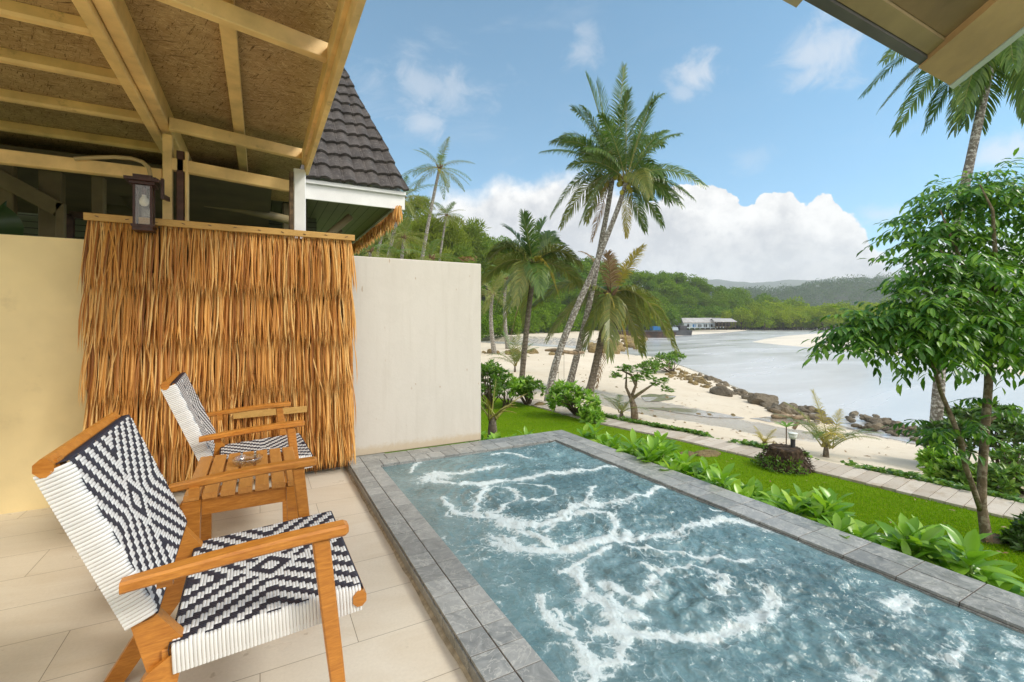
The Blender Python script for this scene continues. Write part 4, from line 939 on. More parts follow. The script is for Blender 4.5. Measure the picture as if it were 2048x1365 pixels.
# ================================================================== PALMS
R_ = random.Random(5)
bA = hit(1096,806); dA = bA@FWD
bB = hit(1137,776); dB = bB@FWD
fA = [(100,35,60,.5,.8,'frond',1),(145,20,55,-.6,.8,'frond',1),(135,20,30,.9,.7,'frond_olive',.9),(115,50,40,-.9,.9,'frond',1),(60,100,30,-.7,.8,'frond',1.05),(52,95,10,.7,.8,'frond',.9),(95,-118,35,.6,.5,'frond',1),(70,-185,25,.4,.3,'frond',1),(40,-150,20,-.8,.3,'frond',1),(8,110,-15,.5,.4,'frond_yellow',.55),(5,-195,8,.3,.25,'frond',.8),(110,-20,45,1.5,.7,'frond',1),(20,60,60,-1.6,.8,'frond_olive',1),(75,-60,40,-1.4,.6,'frond',1)]
fB = [(-118,-72,50,.4,.8,'frond',1),(-124,88,70,-.3,.9,'frond',1),(-98,95,50,.9,.8,'frond_olive',.9),(-72,110,30,-.8,.7,'frond',.7),(-38,130,10,.4,.5,'frond_dead',.6),(-42,80,50,1.2,.8,'frond_olive',1),(-75,-140,40,.5,.4,'frond',1),(-60,-170,30,-.8,.3,'frond',1),(-30,-190,25,.3,.3,'frond',1),(18,-205,5,-.3,.2,'frond',.8),(-110,-35,45,-1.2,.8,'frond',1),(-35,5,35,-1.7,.8,'frond_olive',.8),(-90,-100,45,1.3,.5,'frond',1),(10,-120,40,-1.5,.4,'frond',.9),(-20,-110,40,1.6,.4,'frond',.9)]
def filler(n, rr):
    out = []
    for k in range(n):
        a = rr.uniform(0,6.28); l = rr.uniform(85,150); out.append((math.cos(a)*l, -math.sin(a)*l*.9-15, rr.uniform(25,50), rr.uniform(-1.6,1.6), .7, 'frond', .95))
    return out
fA += filler(6, random.Random(61)); fB += filler(6, random.Random(62))
pA = pts_at([(1096,806),(1100,770),(1117,705),(1150,622),(1188,540),(1215,470),(1238,415),(1252,365)], dA, dA+.6)
palm('tall leaning coconut palm of the swing pair, its trunk crossing to the right-hand crown', bA, pA[-1], None, .115, .075, px_fronds((1252,362), dA, fA, R_), 'palm pair with the swing bar', nuts=7, wl=.66, nl=84, seed=1, tw=.9, trunk_pts=[bA]+pA[1:])
pB = pts_at([(1137,776),(1143,745),(1157,700),(1176,622),(1194,530),(1209,450),(1220,395),(1226,350)], dA+1.2, dA+1.)
bB = pB[0]*1.; bB = hit(1137,781); pB = pts_at([(1137,781),(1145,745),(1157,700),(1176,622),(1194,530),(1209,450),(1220,395),(1226,350)], bB@FWD, dA+1.8)
palm('tall coconut palm of the swing pair carrying the left-hand crown with yellow coconuts', bB, pB[-1], None, .122, .085, px_fronds((1226,347), dA+1.8, fB, R_), 'palm pair with the swing bar', nuts=9, wl=.70, nl=84, seed=2, tw=.9, trunk_pts=[bB]+pB[1:])
# swing bar and ropes
q0, q1 = atd(1090,701,dA+.25), atd(1168,706,dA+.75)
g = G(); P = np.array([q0*(1-s)+q1*s+A(0,0,.02*math.sin(s*7)) for s in np.linspace(0,1,9)]); g.tube(P, [.03,.05,.07,.065,.06,.06,.07,.05,.04], 8)
sw = thing('swing_bar', 'weathered log lashed across the two leaning palm trunks', 'swing', q0); g.build('log', M['driftwood'], sw, True)
for px in (1116,1151):
    c = q0+(q1-q0)*((px-1090)/78); g = G()
    for k in range(5):
        a = np.linspace(0, 2*pi, 13); g.tube([c+(RIGHT*math.cos(x)*.11+UP*math.sin(x)*.08)*1+FWD*(.02*k-.04) for x in a], .014, 5)
    g.build('lashing', M['rope'], sw, True)
for px, yb in ((1116.5,765),(1128,768)): G().tube([atd(px,708,dA+.45), atd(px,yb,dA+.45)], .006, 5).build('hanging_rope', M['rope'], sw)
# left mid palm
b = hit(1042,793); d = b@FWD
fL = [(-55,-80,25,.3,.3,'frond',1),(-20,-95,12,-.5,.3,'frond',1),(20,-92,12,.4,.25,'frond',1),(55,-55,30,.6,.5,'frond',1),(92,0,60,-.3,.8,'frond_olive',1.1),(80,-15,45,.9,.7,'frond',1),(-88,-20,60,.4,.8,'frond_olive',1.1),(-100,32,50,-.4,.8,'frond_olive',1.1),(-80,95,60,.7,.8,'frond_olive',1),(-60,125,50,-.6,.7,'frond_olive',1),(102,40,45,.4,.8,'frond_olive',1),(45,60,55,-.8,.7,'frond_yellow',.9),(-35,80,60,-1.2,.8,'frond_olive',1),(-72,-50,30,1.2,.5,'frond',1),(40,-80,20,1.1,.4,'frond',1),(-15,120,30,.9,.6,'frond_olive',.9),(10,60,50,-1.3,.7,'frond',1),(-45,150,30,.2,.5,'frond_dead',.7)]
tp = pts_at([(1042,793),(1045,740),(1054,650),(1063,575),(1066,535)], d, d+.2); palm('bushy coconut palm standing beside the white wall end, nearest the hedge', b, tp[-1], None, .10, .085, px_fronds((1066,535), d, fL, R_), None, bark_='palm_bark_dark', nuts=5, wl=.74, nl=84, seed=3, tw=.8, trunk_pts=[b]+tp[1:])
# drooping palm
b = hit(1178,788); d = b@FWD
fD = [(-158,25,70,-.3,.75,'frond_olive',1.15),(-125,90,60,.5,.75,'frond_olive',1.1),(-60,110,60,-.8,.8,'frond_olive',1.1),(-15,120,60,-1.0,.8,'frond_olive',1.1),(25,120,45,-.6,.8,'frond_yellow',.8),(68,118,60,.3,.8,'frond_olive',1.1),(125,105,95,-.2,.85,'frond_olive',1.2),(70,-100,10,.3,.5,'frond_yellow',.7),(0,-75,5,.2,.5,'frond_dead',.8),(-10,-80,10,-.3,.5,'frond_dead',.7),(-58,-92,40,.6,.5,'frond_dead',.5),(45,20,50,1.1,.8,'frond',1),(-60,30,55,1.2,.8,'frond',1),(-28,190,-10,.2,.25,'frond_dead',.5),(90,60,60,.9,.8,'frond_olive',1)]
tp = pts_at([(1178,788),(1188,745),(1202,680),(1212,630),(1222,592)], d, d+.3); palm('drooping coconut palm with yellowing fronds and a brown dead spear', b, tp[-1], None, .135, .115, px_fronds((1222,590), d, fD, R_), None, bark_='palm_bark_dark', nuts=6, wl=.85, nl=88, seed=4, trunk_pts=[b]+tp[1:])
# right palm behind the leafy tree
b = hit(1864,935); d = b@FWD
fR = [(-215,75,60,.2,.6,'frond',1),(-190,165,80,-.5,.7,'frond',1),(-160,205,70,.6,.7,'frond',1),(-115,215,60,-.4,.6,'frond',1),(-75,190,60,.8,.7,'frond',1),(-35,160,40,-.9,.5,'frond',.8),(-5,215,25,.3,.4,'frond',.8),(45,205,50,-.3,.6,'frond',1),(110,180,70,.5,.7,'frond',1),(190,120,70,.2,.7,'frond',1),(-150,-60,60,.9,.5,'frond',1),(-80,-150,30,-.7,.4,'frond',1),(20,-190,20,.5,.3,'frond',1),(130,-120,40,-.5,.4,'frond',1),(200,-20,60,.3,.6,'frond',1),(-130,120,60,1.4,.6,'frond',1),(-175,120,70,-1.0,.8,'frond',1),(-205,110,75,.9,.7,'frond',1),(-95,165,70,-1.2,.8,'frond',1),(-60,215,50,.1,.6,'frond',1),(70,230,60,-.8,.7,'frond',1),(20,180,40,1.2,.6,'frond',1)]
tp = pts_at([(1864,935),(1873,840),(1880,740),(1892,600),(1915,440),(1945,300),(1975,160),(1998,40)], d, d+.2); palm('tall coconut palm rising behind the leafy tree to the roof corner', b, tp[-1], None, .105, .07, px_fronds((1998,38), d, fR, R_), None, nuts=0, wl=.66, nl=88, seed=6, tw=1.3, trunk_pts=[b]+tp[1:])
# far palms over the white wall
for i, (cxp, cyp, bxp, byp, d, n, L, lab) in enumerate([
  (879,338,818,560,40,17,3.1,'tallest slender coconut palm leaning right beyond the white wall'),
  (893,432,862,560,58,20,2.7,'round-headed coconut palm further back on the hill foot'),
  (806,398,740,560,38,18,3.0,'coconut palm half hidden behind the tiled roof corner'),
  (772,440,722,560,44,16,2.7,'thin coconut palm under the thatch fringe of the bungalow'),
  (808,478,800,560,36,18,2.2,'low olive coconut palm just above the white wall'),
  (740,505,738,575,30,14,2.3,'short coconut palm beside the thatch screen top'),
  (862,520,860,580,30,13,2.0,'short coconut palm with fronds brushing the white wall top'),
  (1012,560,1016,640,42,16,2.6,'coconut palm with hanging fronds behind the left palm clump'),
  (985,590,990,660,36,15,2.4,'olive coconut palm at the white wall end')]):
    rr = random.Random(40+i); c = atd(cxp, cyp, d); b = atd(bxp, byp, d); b[2] = -1.6; ol = i in (4,8)
    palm(lab, b, c, (b*.45+c*.55)+A(0,0,.1)+RIGHT*(-.4), .18, .12, auto_fronds(n, L, rr, mats=('frond_olive',) if ol else ('frond','frond','frond_olive')), 'palms beyond the white wall', nuts=3 if i < 3 else 0, wl=.66, nl=44, seed=20+i)
# young palms on the shore
def young(label, bpx, h, n, L, mats, seed, d=None, wl=.24, group=None, stems=1):
    rr = random.Random(seed); b = hit(*bpx) if d is None else atd(*bpx, d); t = thing('young_palm', label, 'palm tree', b, group)
    for k in range(n):
        az = k*2.4+rr.uniform(-.3,.3); el = math.radians(rr.uniform(38,82)); dv = A(math.cos(az)*math.cos(el), math.sin(az)*math.cos(el), math.sin(el)); l = L*rr.uniform(.75,1.1); p = b+A(0,0,h)+A(rr.uniform(-1,1),rr.uniform(-1,1),0)*.05*stems
        g, gr = G(), G(); frond(g, gr, p, p+dv*l*.55, p+dv*l*.55+nrm(dv+A(0,0,-rr.uniform(.5,1.1)))*l*.5, wl, 34, .5, seed=seed*50+k); f = g.build('frond', M[rr.choice(mats)], t); gr.build('midrib', M['rachis'], f, True, origin=b)
    G().tube([b-A(0,0,.08), b+A(0,0,h*.5), b+A(0,0,h+.05)], [.07,.055,.035], 8).build('trunk', M['palm_bark_dark'], t, True); return t
young('young coconut palm with olive fronds on the sand in front of the boulders', (1652,915), .22, 15, 1.15, ('frond_olive','frond','frond_yellow'), 71, stems=3)
young('small bright yellow palm seedling at the sand edge of the boardwalk', (1530,890), .02, 7, .42, ('frond_yellow',), 72, wl=.13)
young('young palm with bluish fronds between the hedge and the left palm', (1030,745), .3, 12, 1.7, ('frond','frond_olive'), 73, wl=.42)
young('dark young palm with arching fronds beside the small shore tree', (1243,835), .12, 8, .85, ('frond','frond_olive'), 74, wl=.2)
young('green spiky seedling between the white wall and the pool corner', (985,884), .25, 9, .45, ('bright_leaf','frond_yellow'), 75, d=5.2, wl=.06)
# ================================================================== SHRUBS AND TREES NEARBY
def shrub(label, blobs, L, W, per, mat, stems=5, group=None, name='shrub', base=None, up=.6):
    """blobs: (px, py, depth, rx, ry, rz metres)"""
    cs = [atd(b[0], b[1], b[2]) for b in blobs]; b0 = base if base is not None else np.mean(cs, 0)*A(1,1,0)+A(0,0,float(hz(*np.mean(cs, 0)[:2])[0]))
    t = thing(name, label, 'shrub', b0, group); gs = G(); g = G(); n_tot = 0
    for (px, py, d, rx, ry, rz_), c in zip(blobs, cs):
        # rosettes of leaves on twig tips through the blob
        nr = int(per); u = rdir(nr, .35); rad = .45+.55*rng.random(nr)**.5; Pc = c+u*A(rx,ry,rz_)*rad[:,None]
        for q, uu in zip(Pc, u):
            k = rng.integers(7, 11); a = rng.random(k)*6.28; ax = nrm(uu*.6+A(0,0,.9)+rng.normal(0,.3,3)); e1 = nrm(np.cross(ax, A(.3,.9,.1))); e2 = np.cross(ax, e1); el = rng.uniform(.1,1.1,k)
            D = np.cos(a)[:,None]*e1*np.cos(el)[:,None]+np.sin(a)[:,None]*e2*np.cos(el)[:,None]+ax*np.sin(el)[:,None]; g.add(*leaves(np.repeat(q[None], k, 0), D, nrm(ax+rng.normal(0,.2,(k,3))), L*rng.uniform(.7,1.2,k), W*rng.uniform(.8,1.1,k)))
        for q in Pc[:stems*2]: gs.tube([b0+A(*rng.normal(0,.06,2),-.05), b0*.55+q*.45+A(*rng.normal(0,.08,2),.05), q], [.022,.014,.005], 5)
    g.build('foliage', M[mat], t); gs.build('branch', M['twig'], t, True); return t
bs = hit(1160,832); d = bs@FWD
shrub('bright green leafy shrub growing at the foot of the leaning palms', [(1130,790,d,.42,.4,.30),(1165,810,d-.2,.45,.4,.32),(1185,835,d-.5,.28,.3,.2),(1120,800,d+.1,.3,.3,.3)], .17, .062, 55, 'bright_leaf', base=bs)
for lab, bl, m in (('dense green hedge shrub close against the white wall end', [(985,765,12.5,.55,.5,.42),(978,750,12.9,.4,.4,.35)], 'shrub_leaf'), ('low green shrub between the white wall and the left palm trunk', [(1015,775,13,.5,.4,.32)], 'bright_leaf'), ('small green shrub right of the left palm trunk', [(1062,780,13.2,.38,.35,.22),(1050,772,13.4,.25,.3,.22)], 'shrub_leaf')):
    shrub(lab, bl, .16, .06, 70, m, group='shrubs along the boardwalk start')
bs = hit(1345,745); d = bs@FWD
shrub('wide leafy shrub on the rocks at the top of the beach', [(1330,722,d-1,1.0,.7,.42),(1300,735,d-2,.6,.6,.3),(1352,715,d,.5,.5,.32)], .22, .085, 75, 'shrub_leaf', base=bs)
# small crooked shore tree
bs = hit(1270,838); d = bs@FWD; t = thing('small_tree', 'small crooked tree with flat leaf pads on the sand by the boardwalk', 'tree', bs)
tk = [atd(1270,838,d), atd(1268,815,d), atd(1262,795,d), atd(1265,770,d)]
g = G(); g.tube([bs-A(0,0,.1)]+tk[1:3], [.11,.09,.06], 8)
for br in ([(1262,797),(1252,775),(1253,745)],[(1262,797),(1272,770),(1275,745)],[(1264,798),(1290,780),(1312,765)],[(1272,770),(1262,750),(1240,740)]): g.tube([atd(x, y, d+.1*i) for i, (x, y) in enumerate(br)], [.05,.035,.015], 6)
g.build('trunk', M['tree_bark'], t, True); g = G()
for px, py, rx, rz_, n in ((1255,738,.34,.12,34),(1290,750,.26,.10,24),(1230,752,.16,.08,14),(1318,765,.3,.12,30),(1335,780,.18,.10,14),(1272,758,.3,.1,20)):
    c = atd(px, py, d+random.uniform(-.25,.25)); u = rdir(n, .3); Pc = c+u*A(rx,rx,rz_)*(.3+.7*rng.random(n)**.5)[:,None]
    for q in Pc:
        k = 8; a = rng.random(k)*6.28; D = np.stack([np.cos(a), np.sin(a), rng.uniform(-.2,.7,k)], 1); g.add(*leaves(np.repeat(q[None], k, 0), D, rdir(k, 2.5), .11*rng.uniform(.7,1.2,k), .05))
g.build('crown', M['shrub_leaf'], t)
# right bank thicket
for lab, bl, m, L in (('dark green bush with rounded leaves behind the leafy tree trunk', [(1905,880,9.4,.5,.5,.36),(1930,845,9.8,.5,.5,.28)], 'deep_leaf', .17),
    ('large dense green bush at the right edge of the water', [(2010,870,9,.55,.5,.42),(2050,900,8.6,.5,.5,.45),(1985,835,9.6,.4,.4,.25)], 'deep_leaf', .16),
    ('bright green bush right of the tall palm base', [(1890,935,8.4,.34,.3,.22),(1870,925,8.5,.2,.2,.18)], 'bright_leaf', .15),
    ('leafy bush at the boardwalk edge on the far right', [(2020,965,7.6,.4,.35,.24),(2040,930,7.9,.4,.35,.28)], 'shrub_leaf', .14),
    ('low leafy bush between the tree trunks and the boardwalk', [(1960,960,7.9,.4,.3,.2),(1925,950,8,.3,.25,.18)], 'shrub_leaf', .14),
    ('low bush in the corner behind the pool at the far right', [(2050,1090,4.9,.16,.16,.10),(2085,1065,4.9,.2,.2,.16)], 'deep_leaf', .10)):
    shrub(lab, bl, L, L*.42, 80, m, group='bushes on the right bank')
# creeping ground cover along the far side of the boardwalk
g = G(); ue = resample(up_e[3:-1], 900)
n = 9000; k = rng.integers(0, 899, n); f = ue[k, 1]; off = rng.gamma(2., .11, n)*np.interp(f, [2,4,8,10], [1.6,1.2,.8,.6]); tt = nrm(np.gradient(ue, axis=0))[k]; nrm2 = np.stack([-tt[:,1], tt[:,0]], 1)
keep = (fbm(ue[k,0]*2, ue[k,1]*2.2, 3, 70) > np.interp(f, [2,3.5,7,10], [.28,.33,.37,.36])); C2 = ue[k]+nrm2*(off[:,None]-.02)+rng.normal(0,.02,(n,2)); C2 = C2[keep]; m = len(C2)
zz = np.maximum(beach_z(C2[:,0], C2[:,1]), -1.62-.0*C2[:,0]); zz = -1.25-np.clip(off[keep]*.35, 0, .35)+rng.uniform(0,.11,m); a = rng.random(m)*6.28
g.add(*leaves(np.c_[C2, zz], np.stack([np.cos(a), np.sin(a), rng.uniform(-.1,.6,m)], 1), rdir(m, 2.2), .10*rng.uniform(.6,1.3,m), .065)); o = g.build('ground_cover', M['shrub_leaf']); tag(o, 'creeping green beach plants along the far edge of the boardwalk', 'ground cover', kind='stuff')
g = G(); V = []; U2 = resample(up_e[2:-1], 300); tt = nrm(np.gradient(U2, axis=0)); nn2 = np.stack([-tt[:,1], tt[:,0]], 1)
for s_, z_ in ((-.03,-1.258),(.12,-1.285),(.35,-1.42),(.75,-1.72)): V.append(np.c_[U2+nn2*s_, np.full(300, z_)+.03*(fbm(U2[:,0]*4, U2[:,1]*4+s_*9, 3, 3)-.5)])
g.add(np.vstack(V), [(k*300+i, (k+1)*300+i, (k+1)*300+i+1, k*300+i+1) for k in range(3) for i in range(299)]); struct(g.build('path_bank', M['sand']))
# lawn grass
pl_ = [(960,800),(1070,811),(1196,847),(1385,886),(1608,938),(1850,996),(2060,1044),(2420,1128),(2420,1420),(2060,1300),(1130,860),(960,886)]
n = 330000; qx = rng.uniform(960,2420,n); qy = rng.uniform(795,1420,n); kp = inpoly(qx, qy, pl_); qx, qy = qx[kp], qy[kp]; r = np.stack([(qx-CX)/FOC, (CY-qy)/FOC], 1); kk = (-1.25-H)/r[:,1]; C = np.stack([(ST+r[:,0]*CT)*kk, (CT-r[:,0]*ST)*kk, np.full(len(qx), -1.252)], 1); ok_ = inpoly(C[:,0], C[:,1], lawn_poly) & (C[:,0] > 3.45); C = C[ok_]; m = len(C)
D = rdir(m, 1.6); L = rng.uniform(.018,.042,m); S = nrm(np.cross(D, rng.normal(0,1,(m,3))))*.004
g = G(); g.add(np.stack([C-S, C+S, C+D*L[:,None]], 1).reshape(-1,3), np.arange(m*3).reshape(-1,3)); tag(g.build('lawn_grass', M['grass']), 'short mown green grass of the lawn beyond the pool', 'grass', kind='stuff')
g = G(); n = 160; qx = rng.uniform(1100,2040,n); qy = rng.uniform(830,1150,n); P = np.array([onz(x, yv, -1.215) for x, yv in zip(qx, qy)]); P = P[inpoly(P[:,0], P[:,1], lawn_poly) & (P[:,0] > 3.7)]; m = len(P); a = rng.random(m)*6.28
g.add(*leaves(P, np.stack([np.cos(a), np.sin(a), rng.uniform(-.1,.2,m)], 1), rdir(m, 3), rng.uniform(.04,.09,m), rng.uniform(.015,.03,m))); tag(g.build('fallen_leaves', M['frond_dead']), 'dry brown leaves fallen on the lawn grass', 'leaf litter', kind='stuff')
# sunken stones / edging in the lawn
for i, (px, py, w, h, lab) in enumerate([(1290+125,908,.28,.05,'flat brown stone half sunk in the lawn behind the pool plants'),(1375,909,.2,.03,'thin flat stone left of the brown stone in the lawn'),(1080,812,.2,.1,'brown rock beside the foot of the leaning palm'),(1990,1083,.10,.08,'brown rock at the foot of the leafy tree')]):
    p = onz(px, py, -1.25); bm = bpy.data.meshes.new('tmp'); u = rdir(1)
    g = G(); nlat, nlon = 7, 12; V = []
    for a in range(nlat+1):
        for b in range(nlon):
            th_ = a/nlat*pi; ph_ = b/nlon*2*pi; f = 1+.35*(vnoise(math.cos(ph_)*1.5+9*i+5, math.sin(ph_)*1.5+th_*1.2+5, i)-.5); V.append((math.sin(th_)*math.cos(ph_)*w*f, math.sin(th_)*math.sin(ph_)*w*.7*f, math.cos(th_)*h*f))
    g.add(V, [(a*nlon+b, (a+1)*nlon+b, (a+1)*nlon+(b+1) % nlon, a*nlon+(b+1) % nlon) for a in range(nlat) for b in range(nlon)]); o = g.build('rock', M['rubble'] if i < 3 else M['rock'], smooth=True, origin=(0,0,0)); o.location = tuple(p); tag(o, lab, 'rock')
# stump with lamp
sb = hit(1570,935); d = sb@FWD; st = thing('tree_stump', 'dark mossy palm stump on the lawn by the boardwalk', 'stump', sb); g = G(); V = []; nl_ = 40
for z_, r_ in ((-.05,.42),(.03,.36),(.12,.30),(.22,.265),(.30,.25),(.325,.225)):
    for k in range(nl_):
        a = k/nl_*2*pi; f = 1+.30*(fbm(math.cos(a)*2.5+7, math.sin(a)*2.5+z_*5+7, 3, 81)-.45)+.05*random.uniform(-1,1); V.append((sb[0]+r_*f*math.cos(a), sb[1]+r_*f*math.sin(a), sb[2]+z_+random.uniform(-.012,.012)))
V.append((sb[0], sb[1], sb[2]+.315)); g.add(V, [(a*nl_+k, a*nl_+(k+1) % nl_, (a+1)*nl_+(k+1) % nl_, (a+1)*nl_+k) for a in range(5) for k in range(nl_)]); g.F.append(np.array([(5*nl_+k, 5*nl_+(k+1) % nl_, 6*nl_) for k in range(nl_)])); g.build('bole', M['stump'], st)
g = G(); n = 700; a = rng.random(n)*6.28; rr_ = rng.uniform(.24,.40,n); z_ = np.interp(rr_, [.24,.40], [.30,0]); D = np.stack([np.cos(a)*.6, np.sin(a)*.6, rng.uniform(-.9,.5,n)], 1); g.add(*leaves(np.stack([sb[0]+rr_*np.cos(a), sb[1]+rr_*np.sin(a), sb[2]+z_+rng.normal(0,.03,n)], 1), D, rdir(n), .07, .012)); g.build('root_fibre', M['stump'], st)['kind'] = 'stuff'
g = G(); n = 260; a = rng.random(n)*2.6+1.9; rr_ = rng.uniform(.30,.48,n); g.add(*leaves(np.stack([sb[0]+rr_*np.cos(a), sb[1]+rr_*np.sin(a), sb[2]+np.interp(rr_, [.3,.48], [.2,.0])], 1), rdir(n, .8), rdir(n, 1), .07, .025)); g.build('moss_leaf', M['shrub_leaf'], st)
lp = A(sb[0], sb[1], sb[2]+.30)+RIGHT*.13; bl_ = thing('bollard_light', 'small black garden light with white top standing on the stump', 'lamp', lp)
G().lathe([(0,0),(.042,0),(.042,.02),(.036,.03),(.036,.15),(.032,.155),(0,.155)], lp, 16).build('post', M['blackplastic'], bl_, True)
G().lathe([(.034,.155),(.052,.165),(.066,.23),(.06,.232),(0,.234)], lp, 16).build('diffuser', M['lampwhite'], bl_, True); G().lathe([(0,.236),(.05,.236),(.072,.24),(.074,.252),(.05,.262),(0,.266)], lp, 16).build('cap', M['lampwhite'], bl_, True)
pp = onz(1598,895,-1.2)+FWD*.4; pt = thing('plant', 'single green rosette plant just behind the garden light', 'plant', pp); g = G()
for k in range(7):
    a = k*.9; big_leaf(g, pp+A(0,0,.28), A(math.cos(a), math.sin(a), .5), A(0,0,1), .26, .075, .3)
g.build('foliage', M['shrub_leaf'], pt, True); G().tube([pp-A(0,0,.1), pp+A(0,0,.3)], .012, 6).build('stem', M['twig'], pt)
# ---- row of broad-leaved plants behind the pool coping
protos = []
for v in range(5):
    rr = random.Random(100+v); t = thing('broadleaf_plant', 'glossy broad-leaved plant in the row behind the pool coping', 'plant', (0,0,0), 'broad-leaved plants behind the pool coping'); g, gs = G(), G()
    for s_ in range(3+v % 3):
        h = rr.uniform(.25,.44); tp = A(rr.uniform(-.13,.13), rr.uniform(-.13,.13), h); gs.tube([(tp[0]*.2,tp[1]*.2,-.12), tp*A(.7,.7,.5), tp], [.016,.013,.008], 6); nlf = rr.randint(10,14)
        for k in range(nlf):
            f = k/nlf; a = k*2.4+rr.uniform(-.3,.3); el = .15+1.15*f**1.2+rr.uniform(-.15,.15); dv = A(math.cos(a)*math.cos(el), math.sin(a)*math.cos(el), math.sin(el)); L = rr.uniform(.19,.27)*(1-.35*f)
            big_leaf(g, tp-A(0,0,.10*(1-f)), dv, nrm(A(-math.cos(a)*.6, -math.sin(a)*.6, 1)), L, L*rr.uniform(.33,.42), rr.uniform(.2,.6))
    g.build('foliage', M['bright_leaf'], t, True); gs.build('stem', M['shrub_leaf'], t, True); protos.append(t)
spots = []
y = 3.62; k = 0
while y > -.4:
    for c in range(2): spots.append((2.80+.17*c+random.uniform(-.05,.10), y+random.uniform(-.06,.06)))
    y -= .135
for x in (1.98,2.12,2.28,2.42): spots.append((x, 4.12+random.uniform(-.06,.08)))
for i, (x, y) in enumerate(spots):
    big = 1.0
    s_ = random.uniform(.64,.92)*big*(.95 if y > 3.4 else 1); z_ = -.315 if x < 2.95 else -.45
    if y > 4: z_ = -.36; s_ *= 1.05
    elif 3.05 < y < 3.35: s_ *= .72
    elif 2.55 < y < 3.05: s_ *= 1.12
    r = dup(protos[i % 5], (x, y, z_), random.uniform(0,6.28), s_) if i >= 5 else protos[i]
    r.location = (x, y, z_); r.rotation_euler = (0,0,random.uniform(0,6.28)); r.scale = (s_,)*3
    r['label'] = 'broad-leaved plant beside the white wall behind the pool end' if y > 4 else 'glossy broad-leaved plant in the row behind the long pool coping'
    r['group'] = 'broad-leaved plants at the pool end' if y > 4 else 'broad-leaved plants behind the pool coping'
# ---- leafy tree in front on the right
tb_ = hit(1975,1085); td = tb_@FWD; tr = thing('leafy_tree', 'slender twin-stemmed tree with pinnate dark green leaves on the right lawn', 'tree', tb_)
def W_(px, py, dd=0.): return atd(px, py, td+dd)
g = G(); g.tube([tb_-A(0,0,.12), W_(1972,1070), W_(1963,1010), W_(1964,950), W_(1971,850), W_(1977,770), W_(1977,690), W_(1985,620), W_(1992,560), W_(1990,480)], [.068,.052,.044,.041,.040,.038,.034,.028,.02,.01], 10)
g.tube([W_(1962,1022), W_(1946,975,-.05), W_(1931,934,-.08), W_(1921,878,-.1), W_(1905,840,-.12), W_(1882,785,-.15), W_(1864,720,-.2), W_(1850,650,-.2)], [.030,.028,.027,.026,.024,.021,.016,.01], 8)
for br in ([(1977,700),(2005,660),(2025,600),(2035,520)],[(1980,660),(1950,600),(1910,540),(1880,500)],[(1985,620),(1940,560),(1900,470),(1880,420)],[(1988,600),(1990,500),(1985,420),(1960,370)],[(1862,700),(1820,660),(1770,640),(1720,645)],[(1876,745),(1850,720),(1820,690)],[(2005,660),(2050,620),(2100,560)],[(1930,895),(1915,870),(1895,865)],[(1966,850),(1990,835),(2020,830)]):
    dz_ = random.uniform(-.5,.5); g.tube([W_(x, y, dz_*i/3) for i, (x, y) in enumerate(br)], np.linspace(.028,.006,len(br)), 6)
g.build('trunk', M['tree_bark'], tr, True)
def spray(g, p, d, L, n, ll, rs):
    d = nrm(d); s_ = nrm(np.cross(d, A(0,0,1))); P0 = []; D0 = []; N0 = []
    for k in range(n):
        f = (k+1)/n; c = p+d*L*f-A(0,0,1)*L*.28*f*f
        for sg_ in ((-1,1) if k < n-1 else (0,)):
            dv = nrm(s_*sg_*.85+d*(.55 if sg_ else 1)+A(0,0,-.25-.45*rs.random())); P0.append(c); D0.append(dv); N0.append(nrm(A(0,0,1)+s_*sg_*-.15+rs.normal(0,.12,3)))
    m = len(P0); Ls = ll*rs.uniform(.75,1.15,m); C, D, N = np.array(P0), nrm(np.array(D0)), np.array(N0); S = nrm(np.cross(D, N)); N = np.cross(S, D)
    w = (ll*.29*rs.uniform(.85,1.1,m))[:,None]/2; Ls = Ls[:,None]; V = np.stack([C, C+D*Ls*.3+S*w*.85+N*w*.25, C+D*Ls*.33, C+D*Ls*.3-S*w*.85+N*w*.25, C+D*Ls*.68+S*w-N*Ls*.05+N*w*.2, C+D*Ls*.7-N*Ls*.07, C+D*Ls*.68-S*w-N*Ls*.05+N*w*.2, C+D*Ls-N*Ls*.2], 1).reshape(-1,3)
    b = np.arange(m)[:,None]*8; g.add(V, np.concatenate([b+np.array([q]) for q in ((0,1,2),(0,2,3),(4,7,5),(5,7,6))])); g.F.append(np.concatenate([b+np.array([q]) for q in ((1,4,5,2),(2,5,6,3))])+g.n-len(V))
rs = np.random.default_rng(77); g = G()
for px, py, rx, rz_, n, dd in ((1935,395,.50,.16,52,.3),(2020,380,.45,.2,40,.2),(1880,455,.42,.16,44,.1),(1990,470,.6,.25,60,.4),(2050,500,.5,.3,44,.1),(1900,540,.5,.18,52,-.2),(1980,560,.55,.25,62,.1),(1850,600,.42,.13,44,-.3),(1780,640,.42,.10,46,-.3),(1720,668,.26,.09,26,-.3),(1830,668,.40,.12,44,-.35),(1910,650,.46,.16,52,-.3),(2000,640,.5,.2,52,-.3),(2060,640,.4,.25,34,0),(1880,690,.24,.08,16,-.2),(2020,700,.3,.12,18,-.2),(1950,700,.2,.08,10,.1),(1835,690,.2,.08,10,.0)):
    c = W_(px, py, dd)
    for k in range(int(n*1.35)):
        u = nrm(rs.normal(0,1,3)*A(1,1,.8)); q = c+u*A(rx*1.08,rx,rz_*1.75)*rs.random()**.5; d_ = nrm(A(u[0], u[1], -.05+.35*u[2])-RIGHT*.22-FWD*.2+rs.normal(0,.38,3)*A(1,1,.8)); spray(g, q-d_*.1, d_, rs.uniform(.26,.44), 6, rs.uniform(.10,.148), rs)
